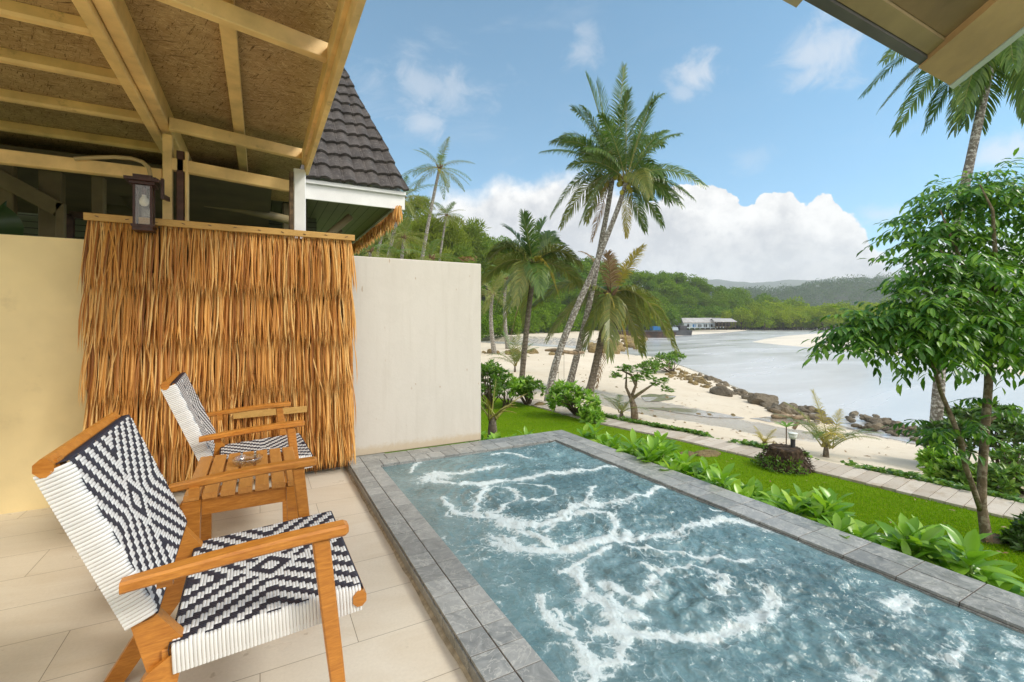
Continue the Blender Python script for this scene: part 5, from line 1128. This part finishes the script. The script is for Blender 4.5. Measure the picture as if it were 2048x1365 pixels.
for px, py in ((1905,865),(1885,872),(1925,860),(1935,845),(1890,880),(1950,862),(2010,825),(2030,830),(2045,820),(1905,890),(1980,800),(1850,850),(1860,870)):
    for k in range(3): spray(g, W_(px+rs.uniform(-8,8), py+rs.uniform(-8,8), -.1), A(*rs.normal(0,1,2),.15)-RIGHT*.3, .26, 5, .12, rs)
g.build('crown', M['tree_leaf'], tr)

g = G(); n = 420; qx = rng.uniform(1050,1780,n); qy = rng.uniform(715,925,n); P = []
for x, yv in zip(qx, qy):
    p = hit(x, yv)
    if p[2] < -1.27 and p[2] > -2.28: P.append(p)
P = np.array(P); m = len(P); a = rng.random(m)*6.28; g.add(*leaves(P+A(0,0,.012), np.stack([np.cos(a), np.sin(a), rng.uniform(0,.25,m)], 1), rdir(m, 3), rng.uniform(.05,.20,m), rng.uniform(.02,.05,m))); tag(g.build('beach_litter', M['frond_dead']), 'brown leaf litter and twigs strewn over the beach sand', 'leaf litter', kind='stuff')
# ================================================================== ROCKS AND DRIFTWOOD
def rock_mesh(i, sub=(14,22), flat=.62):
    g = G(); nlat, nlon = sub; V = []
    axs = [nrm(np.random.default_rng(900+i*17+k).normal(0,1,3)) for k in range(9)]
    for a in range(nlat+1):
        for b in range(nlon):
            th_ = a/nlat*pi; ph_ = b/nlon*2*pi; n = A(math.sin(th_)*math.cos(ph_), math.sin(th_)*math.sin(ph_), math.cos(th_)); r = 1.
            for q, ax in enumerate(axs): r = min(r, (.62+.06*q)/max(.05, n@ax)) if n@ax > .3 else r
            r *= 1+.30*(fbm(n[0]*2.2+i, n[1]*2.2+n[2]*1.7, 3, i)-.45); V.append(n*r*A(.5,.42,.5*flat))
    g.add(V, [(a*nlon+b, (a+1)*nlon+b, (a+1)*nlon+(b+1) % nlon, a*nlon+(b+1) % nlon) for a in range(nlat) for b in range(nlon)]); return g
def rock_obj(mesh_o, p, s, label, group, mat=None):
    o = mesh_o.copy(); COL.objects.link(o); o.location = tuple(p); o.rotation_euler = (random.uniform(-.25,.25), random.uniform(-.25,.25), random.uniform(0,6.28)); o.scale = (s*random.uniform(.85,1.3), s*random.uniform(.8,1.1), s*random.uniform(.8,1.2)); return tag(o, label, 'rock', group)
rk = [rock_mesh(i).build('boulder', M['rock'], origin=(0,0,0)) for i in range(7)]; rb = [rock_mesh(20+i, (8,12)).build('shore_stone', M['rubble'], origin=(0,0,0)) for i in range(5)]
for i, (px, py, s, lab) in enumerate([(1526,797,1.15,'big flat-topped tan boulder in the shore rock line'),(1572,812,.85,'large rounded brown boulder right of the flat-topped one'),(1605,815,.62,'dark rounded boulder left of the young palm'),(1443,778,1.05,'long dark boulder at the middle of the shore rock line'),(1790,855,.50,'large dark grey boulder on the pile by the tall palm')]):
    p = hit(px, py+12); o = rk[i] if i < 5 else None; o.location = tuple(p+A(0,0,s*.12)); o.scale = (s*1.25,s,s); o.rotation_euler = (0,0,.4*i); tag(o, lab, 'rock')
line = [(1385,752),(1420,763),(1450,775),(1480,787),(1510,803),(1545,815),(1580,823),(1620,832),(1660,845)]
cnt = 0
proto = {}
def nextrock(pool, i): return pool[i % len(pool)]
def scatter(pts, n, jx, jy, smin, smax, pool, label, group, zup=.1, stack=0.):
    pts = np.array(pts, float); seg_ = np.concatenate([[0], np.cumsum(np.hypot(*np.diff(pts, axis=0).T))])
    for k in range(n):
        f = random.uniform(0, seg_[-1]); x = np.interp(f, seg_, pts[:,0])+random.gauss(0, jx); yv = np.interp(f, seg_, pts[:,1])+random.uniform(-jy, jy); p = hit(x, yv); s = smin+(smax-smin)*random.random()**2
        rock_obj(nextrock(pool, random.randrange(99)), p+A(0,0,s*zup+stack*random.random()), s, label, group)
scatter(line, 150, 4, 8, .20, .56, rk[:5], 'brown rock in the long rock line between beach and water', 'rocks of the long shore rock line')
scatter([(1700,845),(1730,850),(1770,858),(1810,866),(1850,876)], 75, 4, 14, .16, .40, rk[:5], 'grey-brown rock in the pile beside the tall palm trunk', 'rocks of the pile by the tall palm', stack=.14)
scatter([(1335,742),(1360,750),(1385,757),(1420,768)], 110, 6, 10, .12, .42, rb, 'ochre stone scattered below the wide shore shrub', 'ochre stones below the shore shrub')
scatter([(1180,700),(1230,700),(1270,692),(1290,682),(1240,680)], 70, 6, 8, .6, 1.7, rb, 'ochre stone of the far outcrop behind the palms', 'stones of the far outcrop')
scatter([(970,706),(1010,708),(1075,707),(1130,712)], 22, 6, 2, .3, .9, rb, 'brown stone at the edge of the tidal creek', 'stones by the tidal creek')
scatter([(1060,720),(1150,750),(1250,770),(1300,830),(1450,845),(1500,850)], 22, 30, 16, .08, .2, rb, 'small loose stone lying on the open sand', 'loose stones on the sand', zup=.02)
for i in (5,6): bpy.data.objects.remove(rk[i])
for i, o in enumerate(rb):
    px, py = [(1225,690),(1255,686),(1200,696),(1276,683),(1240,676)][i]; o.location = tuple(hit(px, py)+A(0,0,.2)); o.scale = (2.4,2,1.6); tag(o, 'large ochre rock heaped on the far outcrop behind the palms', 'rock', 'large rocks of the far outcrop')
for (x0, y0), (x1, y1), r_, lab in [((1541,824),(1572,836),.07,'upper driftwood log on the sand beside the boulders'),((1545,838),(1584,839),.075,'lower driftwood log lying level on the sand'),((1588,842),(1612,840),.08,'dark hollow driftwood log next to the young palm'),((1587,862),(1598,850),.05,'short driftwood stake sticking up from the sand')]:
    a, b = hit(x0, y0)+A(0,0,r_), hit(x1, y1)+A(0,0,r_*1.3)
    if 'stake' in lab: b = a+UP*.25+RIGHT*.18
    m_ = (a+b)/2+A(0,0,.015); tag(G().tube([a, a*.6+m_*.4, m_, b], [r_*.9, r_*1.08, r_, r_*.8], 9).build('driftwood_log', M['driftwood'], smooth=True), lab, 'log', 'driftwood on the beach')

# ================================================================== FAR SHORE
bd_px = [300,800,950,1100,1250,1400,1500,1700,2600]; bd = [40,52,74,96,128,172,186,200,210]
rd_px = [300,800,1000,1160,1300,1450,1570,1650,2600]; rd = [85,105,150,175,200,215,226,232,240]
sk_px = [300,700,820,900,1000,1160,1300,1380,1450,1570,1650,1750,2600]; sk = [330,380,440,462,492,522,546,560,578,612,636,643,643]
def hill_z(px, d):
    b = np.interp(px, bd_px, bd); r = np.interp(px, rd_px, rd); zr = H+(CY-np.interp(px, sk_px, sk))/FOC*r-6.5; zr = np.maximum(zr, -1.9); t = (d-b)/(r-b)
    f = np.where(t < 1, smooth01(t, -.02, 1.15)/.97, 1-.5*smooth01(t, 1, 2)); return -2.6+(zr+2.6)*np.clip(f, 0, 1.)+.8*(fbm(px*.02, d*.05, 3, 91)-.5)*np.clip(t*4, 0, 1)
px_ = np.linspace(300, 2600, 150); tt = np.linspace(-.08, 1.9, 50); Pp, Tt = np.meshgrid(px_, tt, indexing='ij'); b = np.interp(Pp, bd_px, bd); r = np.interp(Pp, rd_px, rd); Dd = b+(r-b)*Tt
a_ = (Pp-CX)/FOC; X_ = (ST+a_*CT)*Dd; Y_ = (CT-a_*ST)*Dd; idx = np.arange(Pp.size).reshape(Pp.shape); FQ = np.stack([idx[:-1,:-1], idx[:-1,1:], idx[1:,1:], idx[1:,:-1]], -1).reshape(-1,4)
struct(G().add(np.stack([X_, Y_, hill_z(Pp, Dd)], -1).reshape(-1,3), FQ).build('hill', M['hill_ground'], smooth=True))
# tree kinds
def tree_proto(i, kind):
    rr = np.random.default_rng(300+i); t = thing({'round':'forest_tree','mangrove':'mangrove_tree','feather':'casuarina_tree'}[kind], 'x', 'tree', (0,0,0)); g = G(); blobs = []
    if kind == 'feather':
        for k in range(22):
            z = rr.uniform(.2,1.); R = .32*(1.1-z)*rr.uniform(.6,1.3)+.05; a = rr.random()*6.28; blobs.append((A(math.cos(a)*R, math.sin(a)*R, z), A(.16,.16,.12), 1))
        for c, r_, m in blobs:
            n = 130; u = rdir(n); P = c+u*r_*rng.random(n)[:,None]**.4; D = nrm(u*.5+A(0,0,.5)+rng.normal(0,.5,(n,3))); g.add(*leaves(P, D, rdir(n), .10*rng.uniform(.6,1.3,n), .018))
        h = .2
    else:
        nb_ = 17 if kind == 'round' else 15; z0 = .52 if kind == 'round' else .46
        for k in range(nb_):
            u = nrm(rr.normal(0,1,3)+A(0,0,.35)); s_ = rr.uniform(.62,1.); blobs.append((A(u[0]*.34*s_, u[1]*.34*s_, z0+u[2]*.30*s_), A(1,1,.8)*rr.uniform(.11,.19), 1))
        cloud_crown(g, blobs, 130, .062, .036, .7, .6); h = z0
    g.build('crown', M[{'round':'forest','mangrove':'mangrove','feather':'feather'}[kind]], t)
    gs = G(); gs.tube([(0,0,-.12),(.01,.0,h*.6),(0,.01,h+.1)], [.03,.022,.012], 6)
    for k in range(5 if kind != 'feather' else 2):
        a = k*1.3; gs.tube([(0,0,h*.45),(math.cos(a)*.12, math.sin(a)*.12, h*.8),(math.cos(a)*.26, math.sin(a)*.26, h+.08)], [.014,.010,.004], 5)
        if kind == 'mangrove': gs.tube([(0,0,h*.35),(math.cos(a)*.10, math.sin(a)*.10, .1),(math.cos(a)*.14, math.sin(a)*.14, -.08)], [.012,.009,.007], 5)
    gs.build('trunk', M['pile_wood'], t, True); return t
PR = {k: [tree_proto(i+10*j, k) for i in range(n)] for j, (k, n) in enumerate((('round',5),('mangrove',4),('feather',3)))}
used = set()
def put(kind, x, y, z, s, label, group):
    p = random.choice(PR[kind]); sc3 = (s*random.uniform(.9,1.2), s*random.uniform(.9,1.2), s*random.uniform(.85,1.1))
    o = p if p.name not in used else dup(p, (x,y,z)); used.add(p.name); o.location = (x,y,z); o.scale = sc3; o.rotation_euler = (0,0,random.uniform(0,6.28)); o['label'] = label; o['group'] = group
def polar(px, d): a = (px-CX)/FOC; return (ST+a*CT)*d, (CT-a*ST)*d
for k in range(255):
    f = (k+.5)/255; px = 705+(1600-705)*f+random.uniform(-14,14); b = np.interp(px, bd_px, bd); r = np.interp(px, rd_px, rd); t_ = [.04,.22,.40,.58,.76,.93,1.05][k % 7]+random.uniform(-.08,.08); d = b+(r-b)*t_; x, y = polar(px, d); s = random.uniform(7.5,11.5)*np.interp(d, [50,90,150,220], [.5,.72,1,1.0])
    put('round', x, y, float(hill_z(px, d))-.6, s, 'round-crowned green tree in the forest covering the hillside', 'forest trees on the hillside')
for px, py, d, s in ((835,430,62,6),(790,500,55,8),(850,500,60,8),(905,505,66,8.5),(945,500,70,8),(760,480,52,9),(880,490,70,9),(975,530,72,7),(925,530,62,6),(815,520,50,6)):
    x, y = polar(px, d); zt = H+(CY-py)/FOC*d; put('feather', x, y, zt-s*.6, s, 'pale feathery casuarina tree on the slope above the white wall', 'casuarinas above the white wall')
for row, (d, n, s) in enumerate(((171,34,9.5),(182,36,11),(196,34,12.5),(214,30,14.5))):
    for k in range(n):
        px = 1478+row*6+(2150-1478)*(k+random.uniform(.1,.9))/n; x, y = polar(px, d+random.uniform(-4,4)); put('mangrove', x, y, -2.35, s*random.uniform(.82,1.15), 'yellow-green mangrove tree in the dense belt along the far water edge', 'mangroves along the far shore')
for k in range(26):
    px = 1250+245*(k+.5)/26; d = random.uniform(172,190); x, y = polar(px, d); put('mangrove', x, y, -2.3, random.uniform(5,8.5), 'mangrove bush between the hillside and the far sheds', 'mangrove bushes behind the sheds')
# hazy ridges beyond
def ridge(name, sky, dist, thick, mat, seed, bump):
    px = np.linspace(1200, 3200, 260); ys = np.interp(px, [p[0] for p in sky], [p[1] for p in sky]); t = np.linspace(0, 1.6, 26); Pp, Tt = np.meshgrid(px, t, indexing='ij'); Zr = H+(CY-ys)[:,None]/FOC*(dist+thick)-bump*1.3; Dd = dist+thick*Tt; f = np.where(Tt < 1, smooth01(Tt, -.05, 1.05), 1-.4*(Tt-1))
    a_ = (Pp-CX)/FOC; X_ = (ST+a_*CT)*Dd; Y_ = (CT-a_*ST)*Dd; Z = -3+(Zr+3)*f+bump*(fbm(X_*.02, Y_*.02, 4, seed)-.4); idx = np.arange(Pp.size).reshape(Pp.shape); F = np.stack([idx[:-1,:-1], idx[:-1,1:], idx[1:,1:], idx[1:,:-1]], -1).reshape(-1,4)
    struct(G().add(np.stack([X_, Y_, Z], -1).reshape(-1,3), F).build('hills', mat, smooth=True))
    return px, lambda p, tt_: (-3+(H+(CY-np.interp(p, [q[0] for q in sky], [q[1] for q in sky]))/FOC*(dist+thick)-bump*1.3+3)*smooth01(tt_, -.05, 1.05))
SK1 = [(1200,612),(1400,592),(1480,583),(1560,578),(1640,568),(1700,560),(1800,557),(1900,562),(2048,562),(3200,565)]; SK2 = [(1200,590),(1380,566),(1420,549),(1500,556),(1560,552),(1650,549),(1750,546),(1850,549),(2048,544),(3200,550)]
for nm, sky, dist, thick, n, s, per, seed, lab in (('a', SK1, 480, 260, 1000, 8.5, 130, 5, 'bluish forest covering the middle ridge beyond the mangroves'), ('b', SK2, 1600, 500, 700, 20, 40, 6, 'pale misty forest on the farthest ridge')):
    _, zf = ridge('hills', sky, dist, thick, M['far_ridge'], seed, 4 if nm == 'a' else 16); blobs = []
    g = G()
    for k in range(n):
        p = random.uniform(1280, 2300); t_ = random.random()**.7*1.03; d = dist+thick*t_; x, y = polar(p, d); rr_ = s*random.uniform(.6,1.3); z = float(zf(p, t_))+rr_*random.uniform(.1,.6); blobs.append((A(x,y,z), A(rr_,rr_,rr_*.8), 1))
    if nm == 'b': continue
    cloud_crown(g, blobs, per, s*.22, s*.17, .8, .8); tag(g.build('distant_forest', M['far_forest']), lab, 'forest', kind='stuff')
# sheds, barge
def shed(label, pxa, pxb, d, eave_py, ridge_py, floor_py, roof, walls, pav=False, cat='house'):
    a, b = atd(pxa, eave_py, d), atd(pxb, eave_py, d); L = np.linalg.norm(b-a); ze = a[2]; zr = H+(CY-ridge_py)/FOC*d; zf = H+(CY-floor_py)/FOC*d; o = A(a[0], a[1], zf); t = thing('shed', label, cat, o, 'sheds on the far shore'); W = 5.
    def q(u, v, z): return o*A(1,1,0)+RIGHT*u+FWD*v+A(0,0,z)
    for s0, s1 in ((-.5,W/2),(W+.5,W/2)):
        P = [q(-.5,s0,ze), q(L+.5,s0,ze), q(L+.1,s1,zr), q(.1,s1,zr)]; G().prism(P, A(0,0,.12)).build('roof', M[roof], t)
    if not pav:
        g = G(); g.prism([q(0,0,zf), q(L,0,zf), q(L,0,ze-.05), q(0,0,ze-.05)], FWD*.15); g.prism([q(0,0,zf), q(0,0,ze), q(0,W/2,zr-.1), q(0,W,ze), q(0,W,zf)], RIGHT*.12); g.build('wall', M[walls], t)
        for k in range(5):
            u = L*(.1+.18*k); G().prism([q(u,-.06,zf+.3), q(u+L*.10,-.06,zf+.3), q(u+L*.10,-.06,ze-.5), q(u,-.06,ze-.5)], FWD*.05).build('window', M['dark_open'] if k != 1 else M['blue_wall'], t)
    for k in range(7):
        u = L*k/6; G().beam(q(u,-.35,zf-.4), q(u,-.35,ze), .16, .16, up=(1,0,0)).build('post', M['house_wall'] if not pav else M['pile_wood'], t)
    if pav:
        G().prism([q(0,0,zf), q(L,0,zf), q(L,W,zf), q(0,W,zf)], A(0,0,.15)).build('floor', M['pile_wood'], t)
        G().beam(q(0,.2,zf+.9), q(L,.2,zf+.9), .1, .12).build('rail', M['pile_wood'], t); G().prism([q(0,3,zf+.15), q(L,3,zf+.15), q(L,3,ze-.1), q(0,3,ze-.1)], FWD*.1).build('back_wall', M['dark_open'], t)
    return t
shed('long pale shed with grey tin roof and blue door on the far beach', 1368,1430,150,646,637,656.5,'tin_roof','house_wall')
shed('open pavilion on posts right of the long pale shed', 1430,1470,148,644.5,638,654,'tin_roof','house_wall',True)
shed('small whitewashed shed left of the long pale shed', 1336,1362,154,644,640,655,'tin_roof','house_wall')
shed('dark roofed shed behind the long pale shed', 1408,1446,160,641,636.5,654,'tin_dark','pile_wood')
bp = onz(1250,676,-2.3); d = bp@FWD; bg = thing('barge', 'long dark rusty barge moored in front of the far sheds', 'boat', bp)
def q(u, v, z): return bp+RIGHT*u+FWD*v+A(0,0,z)
LB = 104*d/FOC; G().prism([q(-3,0,-.6), q(LB*.93,0,-.6), q(LB,0,1.3), q(-3,0,1.5)], FWD*5).build('hull', M['rust'], bg)
G().beam(q(-3,-.1,1.45), q(LB,-.1,1.25), .25, .22).build('rubbing_strake', M['greyhull'], bg)
for u, w, h, m_ in ((1,3,1.2,'greyhull'),(6,1.6,.8,'blue_wall'),(10,1.2,.6,'house_wall')): G().prism([q(u,1,1.5), q(u+w,1,1.5), q(u+w*.9,1,1.5+h), q(u+.1,1,1.5+h)], FWD*2.2).build('deck_cabin', M[m_], bg)
p2 = onz(1330,671.5,-2.3); d2 = p2@FWD; b2 = thing('pontoon', 'grey pontoon with raised deck block beyond the rusty barge', 'boat', p2); bp = p2
LB = 55*d2/FOC; G().prism([q(0,0,-.5), q(LB*.95,0,-.5), q(LB,0,1.2), q(0,0,1.2)], FWD*4).build('hull', M['greyhull'], b2); G().prism([q(LB*.6,.8,1.2), q(LB*.85,.8,1.2), q(LB*.85,.8,2.3), q(LB*.6,.8,2.3)], FWD*2.2).build('deck_block', M['greyhull'], b2)
# ================================================================== AIR, SKY, LIGHT, CAMERA
HAZE = 0.00028
hb = G().box((-1500,-400,-7),(2600,2700,330)).build('haze', None); hb['kind'] = 'stuff'; hb['label'] = 'thin pale sea haze over the bay'; hb['category'] = 'haze'
hm = bpy.data.materials.new('haze_air'); hm.use_nodes = True; hm.node_tree.nodes.clear(); ho = hm.node_tree.nodes.new('ShaderNodeOutputMaterial'); pv = hm.node_tree.nodes.new('ShaderNodeVolumePrincipled')
pv.inputs['Color'].default_value = (.90,.95,1,1); pv.inputs['Density'].default_value = HAZE; pv.inputs['Anisotropy'].default_value = .1; hm.node_tree.links.new(pv.outputs[0], ho.inputs['Volume']); hb.data.materials.append(hm)

SUN_EL, SUN_AZ = math.radians(43), None
sun_to = nrm(A(.75,-.66,0))          # horizontal direction towards the sun: behind the viewer, pool side
wd_ = bpy.data.worlds.new('World'); sc.world = wd_; wd_.use_nodes = True; nt = wd_.node_tree; nt.nodes.clear()
N = nt.nodes.new; Lk = nt.links.new
out = N('ShaderNodeOutputWorld'); bgd = N('ShaderNodeBackground'); Lk(bgd.outputs[0], out.inputs[0])
sky = N('ShaderNodeTexSky'); sky.sky_type = 'NISHITA'; sky.sun_disc = False; sky.sun_elevation = SUN_EL; sky.sun_rotation = math.atan2(sun_to[0], sun_to[1]); sky.air_density = 1.0; sky.dust_density = .15; sky.ozone_density = 1.5; sky.altitude = 0
tc = N('ShaderNodeTexCoord')
def mth(op, a, b=0., c=None, clamp=False):
    m = N('ShaderNodeMath'); m.operation = op; m.use_clamp = clamp
    for i, v in enumerate((a, b) if c is None else (a, b, c)):
        if isinstance(v, (int, float)): m.inputs[i].default_value = v
        else: Lk(v, m.inputs[i])
    return m.outputs[0]
def vdot(v, d): m = N('ShaderNodeVectorMath'); m.operation = 'DOT_PRODUCT'; Lk(v, m.inputs[0]); m.inputs[1].default_value = tuple(d); return m.outputs['Value']
dr_ = tc.outputs['Generated']; fz_ = vdot(dr_, FWD); rz_ = vdot(dr_, RIGHT); uz = vdot(dr_, UP)
az = mth('ARCTAN2', rz_, fz_); hl = mth('SQRT', mth('ADD', mth('MULTIPLY', fz_, fz_), mth('MULTIPLY', rz_, rz_))); el = mth('ARCTAN2', uz, hl)
def nz(scale, detail, rough, sc3=(1,1,1), dist=0., off=(0,0,0)):
    mp = N('ShaderNodeMapping'); Lk(dr_, mp.inputs[0]); mp.inputs['Scale'].default_value = sc3; mp.inputs['Location'].default_value = off; t = N('ShaderNodeTexNoise'); Lk(mp.outputs[0], t.inputs['Vector']); t.inputs['Scale'].default_value = scale; t.inputs['Detail'].default_value = detail; t.inputs['Roughness'].default_value = rough; t.inputs['Distortion'].default_value = dist; return t.outputs['Fac']
def pxaz(px): return math.atan((px-CX)/FOC)
def pyel(px, py): return math.atan((CY-py)/FOC*math.cos(pxaz(px)))
def curve(v, pts, lo=-1.2, hi=1.2):
    m = N('ShaderNodeMapRange'); Lk(v, m.inputs[0]); m.inputs[1].default_value = lo; m.inputs[2].default_value = hi
    c = N('ShaderNodeFloatCurve'); Lk(m.outputs[0], c.inputs[1]); cv = c.mapping.curves[0]
    P = sorted(((x-lo)/(hi-lo), y) for x, y in pts); P = [(0., P[0][1])]+[p for p in P if 0 < p[0] < 1]+[(1., P[-1][1])]
    while len(cv.points) < len(P): cv.points.new(.5, .5)
    for q_, (x, y) in zip(cv.points, P): q_.location = (x, y); q_.handle_type = 'AUTO'
    c.mapping.update(); return c.outputs[0]
def mrange(v, a, b, c=0., d=1., sm=True):
    m = N('ShaderNodeMapRange'); m.interpolation_type = 'SMOOTHSTEP' if sm else 'LINEAR'; Lk(v, m.inputs[0])
    for i, x in zip((1,2,3,4), (a,b,c,d)): m.inputs[i].default_value = x
    return m.outputs[0]
def mixc(f, a, b):
    m = N('ShaderNodeMix'); m.data_type = 'RGBA'
    if isinstance(f, (int, float)): m.inputs[0].default_value = f
    else: Lk(f, m.inputs[0])
    for i, v in ((6,a),(7,b)):
        if isinstance(v, tuple): m.inputs[i].default_value = (*v,1)
        else: Lk(v, m.inputs[i])
    return m.outputs[2]
prof = [(-600,360),(300,380),(700,390),(820,405),(900,372),(950,385),(1000,352),(1050,366),(1090,345),(1150,338),(1200,352),(1260,395),(1310,408),(1345,376),(1400,366),(1450,369),(1475,398),(1500,418),(1525,385),(1560,374),(1590,392),(1612,412),(1640,388),(1660,392),(1690,428),(1720,446),(1745,486),(1765,508),(1800,500),(1830,470),(1900,462),(2048,440),(2400,420),(3500,400)]
top = curve(az, [(pxaz(p), pyel(p, y)) for p, y in prof])
n1 = nz(11, 7, .58, (1,1,1.2), .25); n2 = nz(34, 5, .6, (1,1,1.2), .3, (3,1,2)); n0 = nz(5, 4, .55, (1,1,1.6), 0, (5,2,7))
bill = mth('ADD', mth('MULTIPLY', mth('SUBTRACT', n1, .5), .085), mth('MULTIPLY', mth('SUBTRACT', n2, .5), .028))
soft = curve(az, [(pxaz(p), s) for p, s in ((-600,.05),(800,.06),(1000,.04),(1200,.03),(1320,.005),(1700,.005),(1760,.012),(1800,.05),(2400,.06))])
depth_c = mth('SUBTRACT', mth('ADD', top, bill), el)
cum = mth('DIVIDE', depth_c, mth('MAXIMUM', soft, .003)); cum = mrange(cum, -.3, 1., 0, 1)
# body shading: lit crests, grey base
base_e = curve(az, [(pxaz(p), pyel(p, y)) for p, y in ((-600,560),(800,520),(900,450),(1000,430),(1150,430),(1260,440),(1330,440),(1420,470),(1500,470),(1560,465),(1620,490),(1680,520),(1740,545),(1800,560),(2400,560))])
litf = mrange(mth('ADD', mth('SUBTRACT', el, base_e), mth('ADD', mth('MULTIPLY', mth('SUBTRACT', n1, .5), .13), mth('MULTIPLY', mth('SUBTRACT', n0, .5), .08))), -.012, .055)
shade = mth('ADD', mth('MULTIPLY', litf, .58), mth('MULTIPLY', mrange(mth('SUBTRACT', mth('ADD', mth('MULTIPLY', n2, .6), mth('MULTIPLY', n1, .7)), .64), -.14, .14, 0, 1), .42))
CL = 1.0
cloudc = mixc(shade, (2.75,2.8,2.95), (5.1,5.0,4.85))
# thin veils and stray puffs higher up
veil = mrange(nz(3.2, 6, .62, (1,1,3.4), .6, (1.3,.2,.4)), .50, .82, 0, .42)
veil = mth('MULTIPLY', veil, curve(az, [(pxaz(p), s) for p, s in ((-600,.6),(600,1.),(1000,.8),(1150,.35),(1500,.12),(2400,.3))]))
def puff(px, py, rx, ry, amt, seed):
    dx = mth('DIVIDE', mth('SUBTRACT', az, pxaz(px)), rx/FOC); dy_ = mth('DIVIDE', mth('SUBTRACT', el, pyel(px, py)), ry/FOC); r2 = mth('SQRT', mth('ADD', mth('MULTIPLY', dx, dx), mth('MULTIPLY', dy_, dy_)))
    n = nz(16, 6, .62, (1,1,1.2), .5, (seed,seed*.7,seed*1.3)); return mrange(mth('ADD', mth('SUBTRACT', 1., r2), mth('MULTIPLY', mth('SUBTRACT', n, .5), 2.2)), .05, 1.0, 0, amt)
pf = None
for a in ((1395,150,60,44,.6,2.),(1365,185,34,22,.35,4.),(1660,95,95,62,.55,6.),(1170,95,50,45,.35,8.),(2020,300,60,30,.6,10.),(850,245,60,40,.45,12.),(870,175,180,55,.38,14.),(1500,320,60,30,.18,16.),(1760,430,60,25,.5,18.)):
    p_ = puff(*a); pf = p_ if pf is None else mth('MAXIMUM', pf, p_)
hi_c = mth('MAXIMUM', veil, pf)
skyc = sky.outputs[0]
mul = N('ShaderNodeMix'); mul.data_type = 'RGBA'; mul.blend_type = 'MULTIPLY'; mul.inputs[0].default_value = 1; Lk(skyc, mul.inputs[6]); mul.inputs[7].default_value = (.56,.87,.87,1); skyc = mul.outputs[2]
lowsky = curve(el, [(0.,.78),(.15,.84),(.35,.95),(.6,1.),(1.2,1.)], -.2, 1.3)
lm = N('ShaderNodeMix'); lm.data_type = 'RGBA'; lm.blend_type = 'MULTIPLY'; lm.inputs[0].default_value = 1; cx_ = N('ShaderNodeCombineXYZ'); Lk(mth('MULTIPLY', lowsky, lowsky), cx_.inputs[0]); Lk(lowsky, cx_.inputs[1]); cx_.inputs[2].default_value = .97; Lk(skyc, lm.inputs[6]); Lk(cx_.outputs[0], lm.inputs[7]); skyc = lm.outputs[2]
c1 = mixc(hi_c, skyc, (4.2,4.2,4.3)); c2 = mixc(cum, c1, cloudc)
bk = mth('MULTIPLY', mrange(fz_, .30, -.25), mrange(nz(2.5, 5, .6, (1,1,2), .4, (9,4,3)), .30, .55, .55, 1.)); c2 = mixc(bk, c2, (8.2,7.8,7.2))  # bright cloud added behind the camera, unseen, as fill light for the porch
c2 = mixc(mrange(el, -.02, -.002, 1, 0), c2, (2.2,2.4,2.6))
Lk(c2, bgd.inputs[0]); bgd.inputs[1].default_value = .15
sl = bpy.data.lights.new('Sun', 'SUN'); sl.energy = 2.2; sl.angle = math.radians(14); sl.color = (1,.94,.84); so = bpy.data.objects.new('Sun', sl); COL.objects.link(so)
dv = Vector((sun_to[0]*math.cos(SUN_EL), sun_to[1]*math.cos(SUN_EL), math.sin(SUN_EL))); so.rotation_euler = dv.to_track_quat('Z', 'Y').to_euler(); so.location = (6,-6,9)
cam = bpy.data.cameras.new('Camera'); co = bpy.data.objects.new('Camera', cam); COL.objects.link(co); co.location = (0,0,H); co.rotation_euler = (math.radians(90), 0, -T)
cam.sensor_width = 36; cam.lens = 36*FOC/2048; cam.shift_y = -(682.5-CY)/2048; cam.clip_start = .05; cam.clip_end = 8000; sc.camera = co
sc.view_settings.view_transform = 'Standard'; sc.view_settings.look = 'None'; sc.view_settings.gamma = 1; sc.view_settings.exposure = 0.5; sc.view_settings.use_curve_mapping = False
cy = sc.cycles; cy.use_denoising = True; cy.max_bounces = 7; cy.diffuse_bounces = 4; cy.glossy_bounces = 3; cy.transmission_bounces = 5; cy.transparent_max_bounces = 8; cy.volume_bounces = 1; cy.caustics_reflective = False; cy.caustics_refractive = False; cy.sample_clamp_indirect = 6
for o in [o for o in bpy.data.objects if o.get('label') == 'x']:
    for c in list(o.children): bpy.data.objects.remove(c)
    bpy.data.objects.remove(o)
for o in bpy.data.objects:
    if '_o' in o: del o['_o']
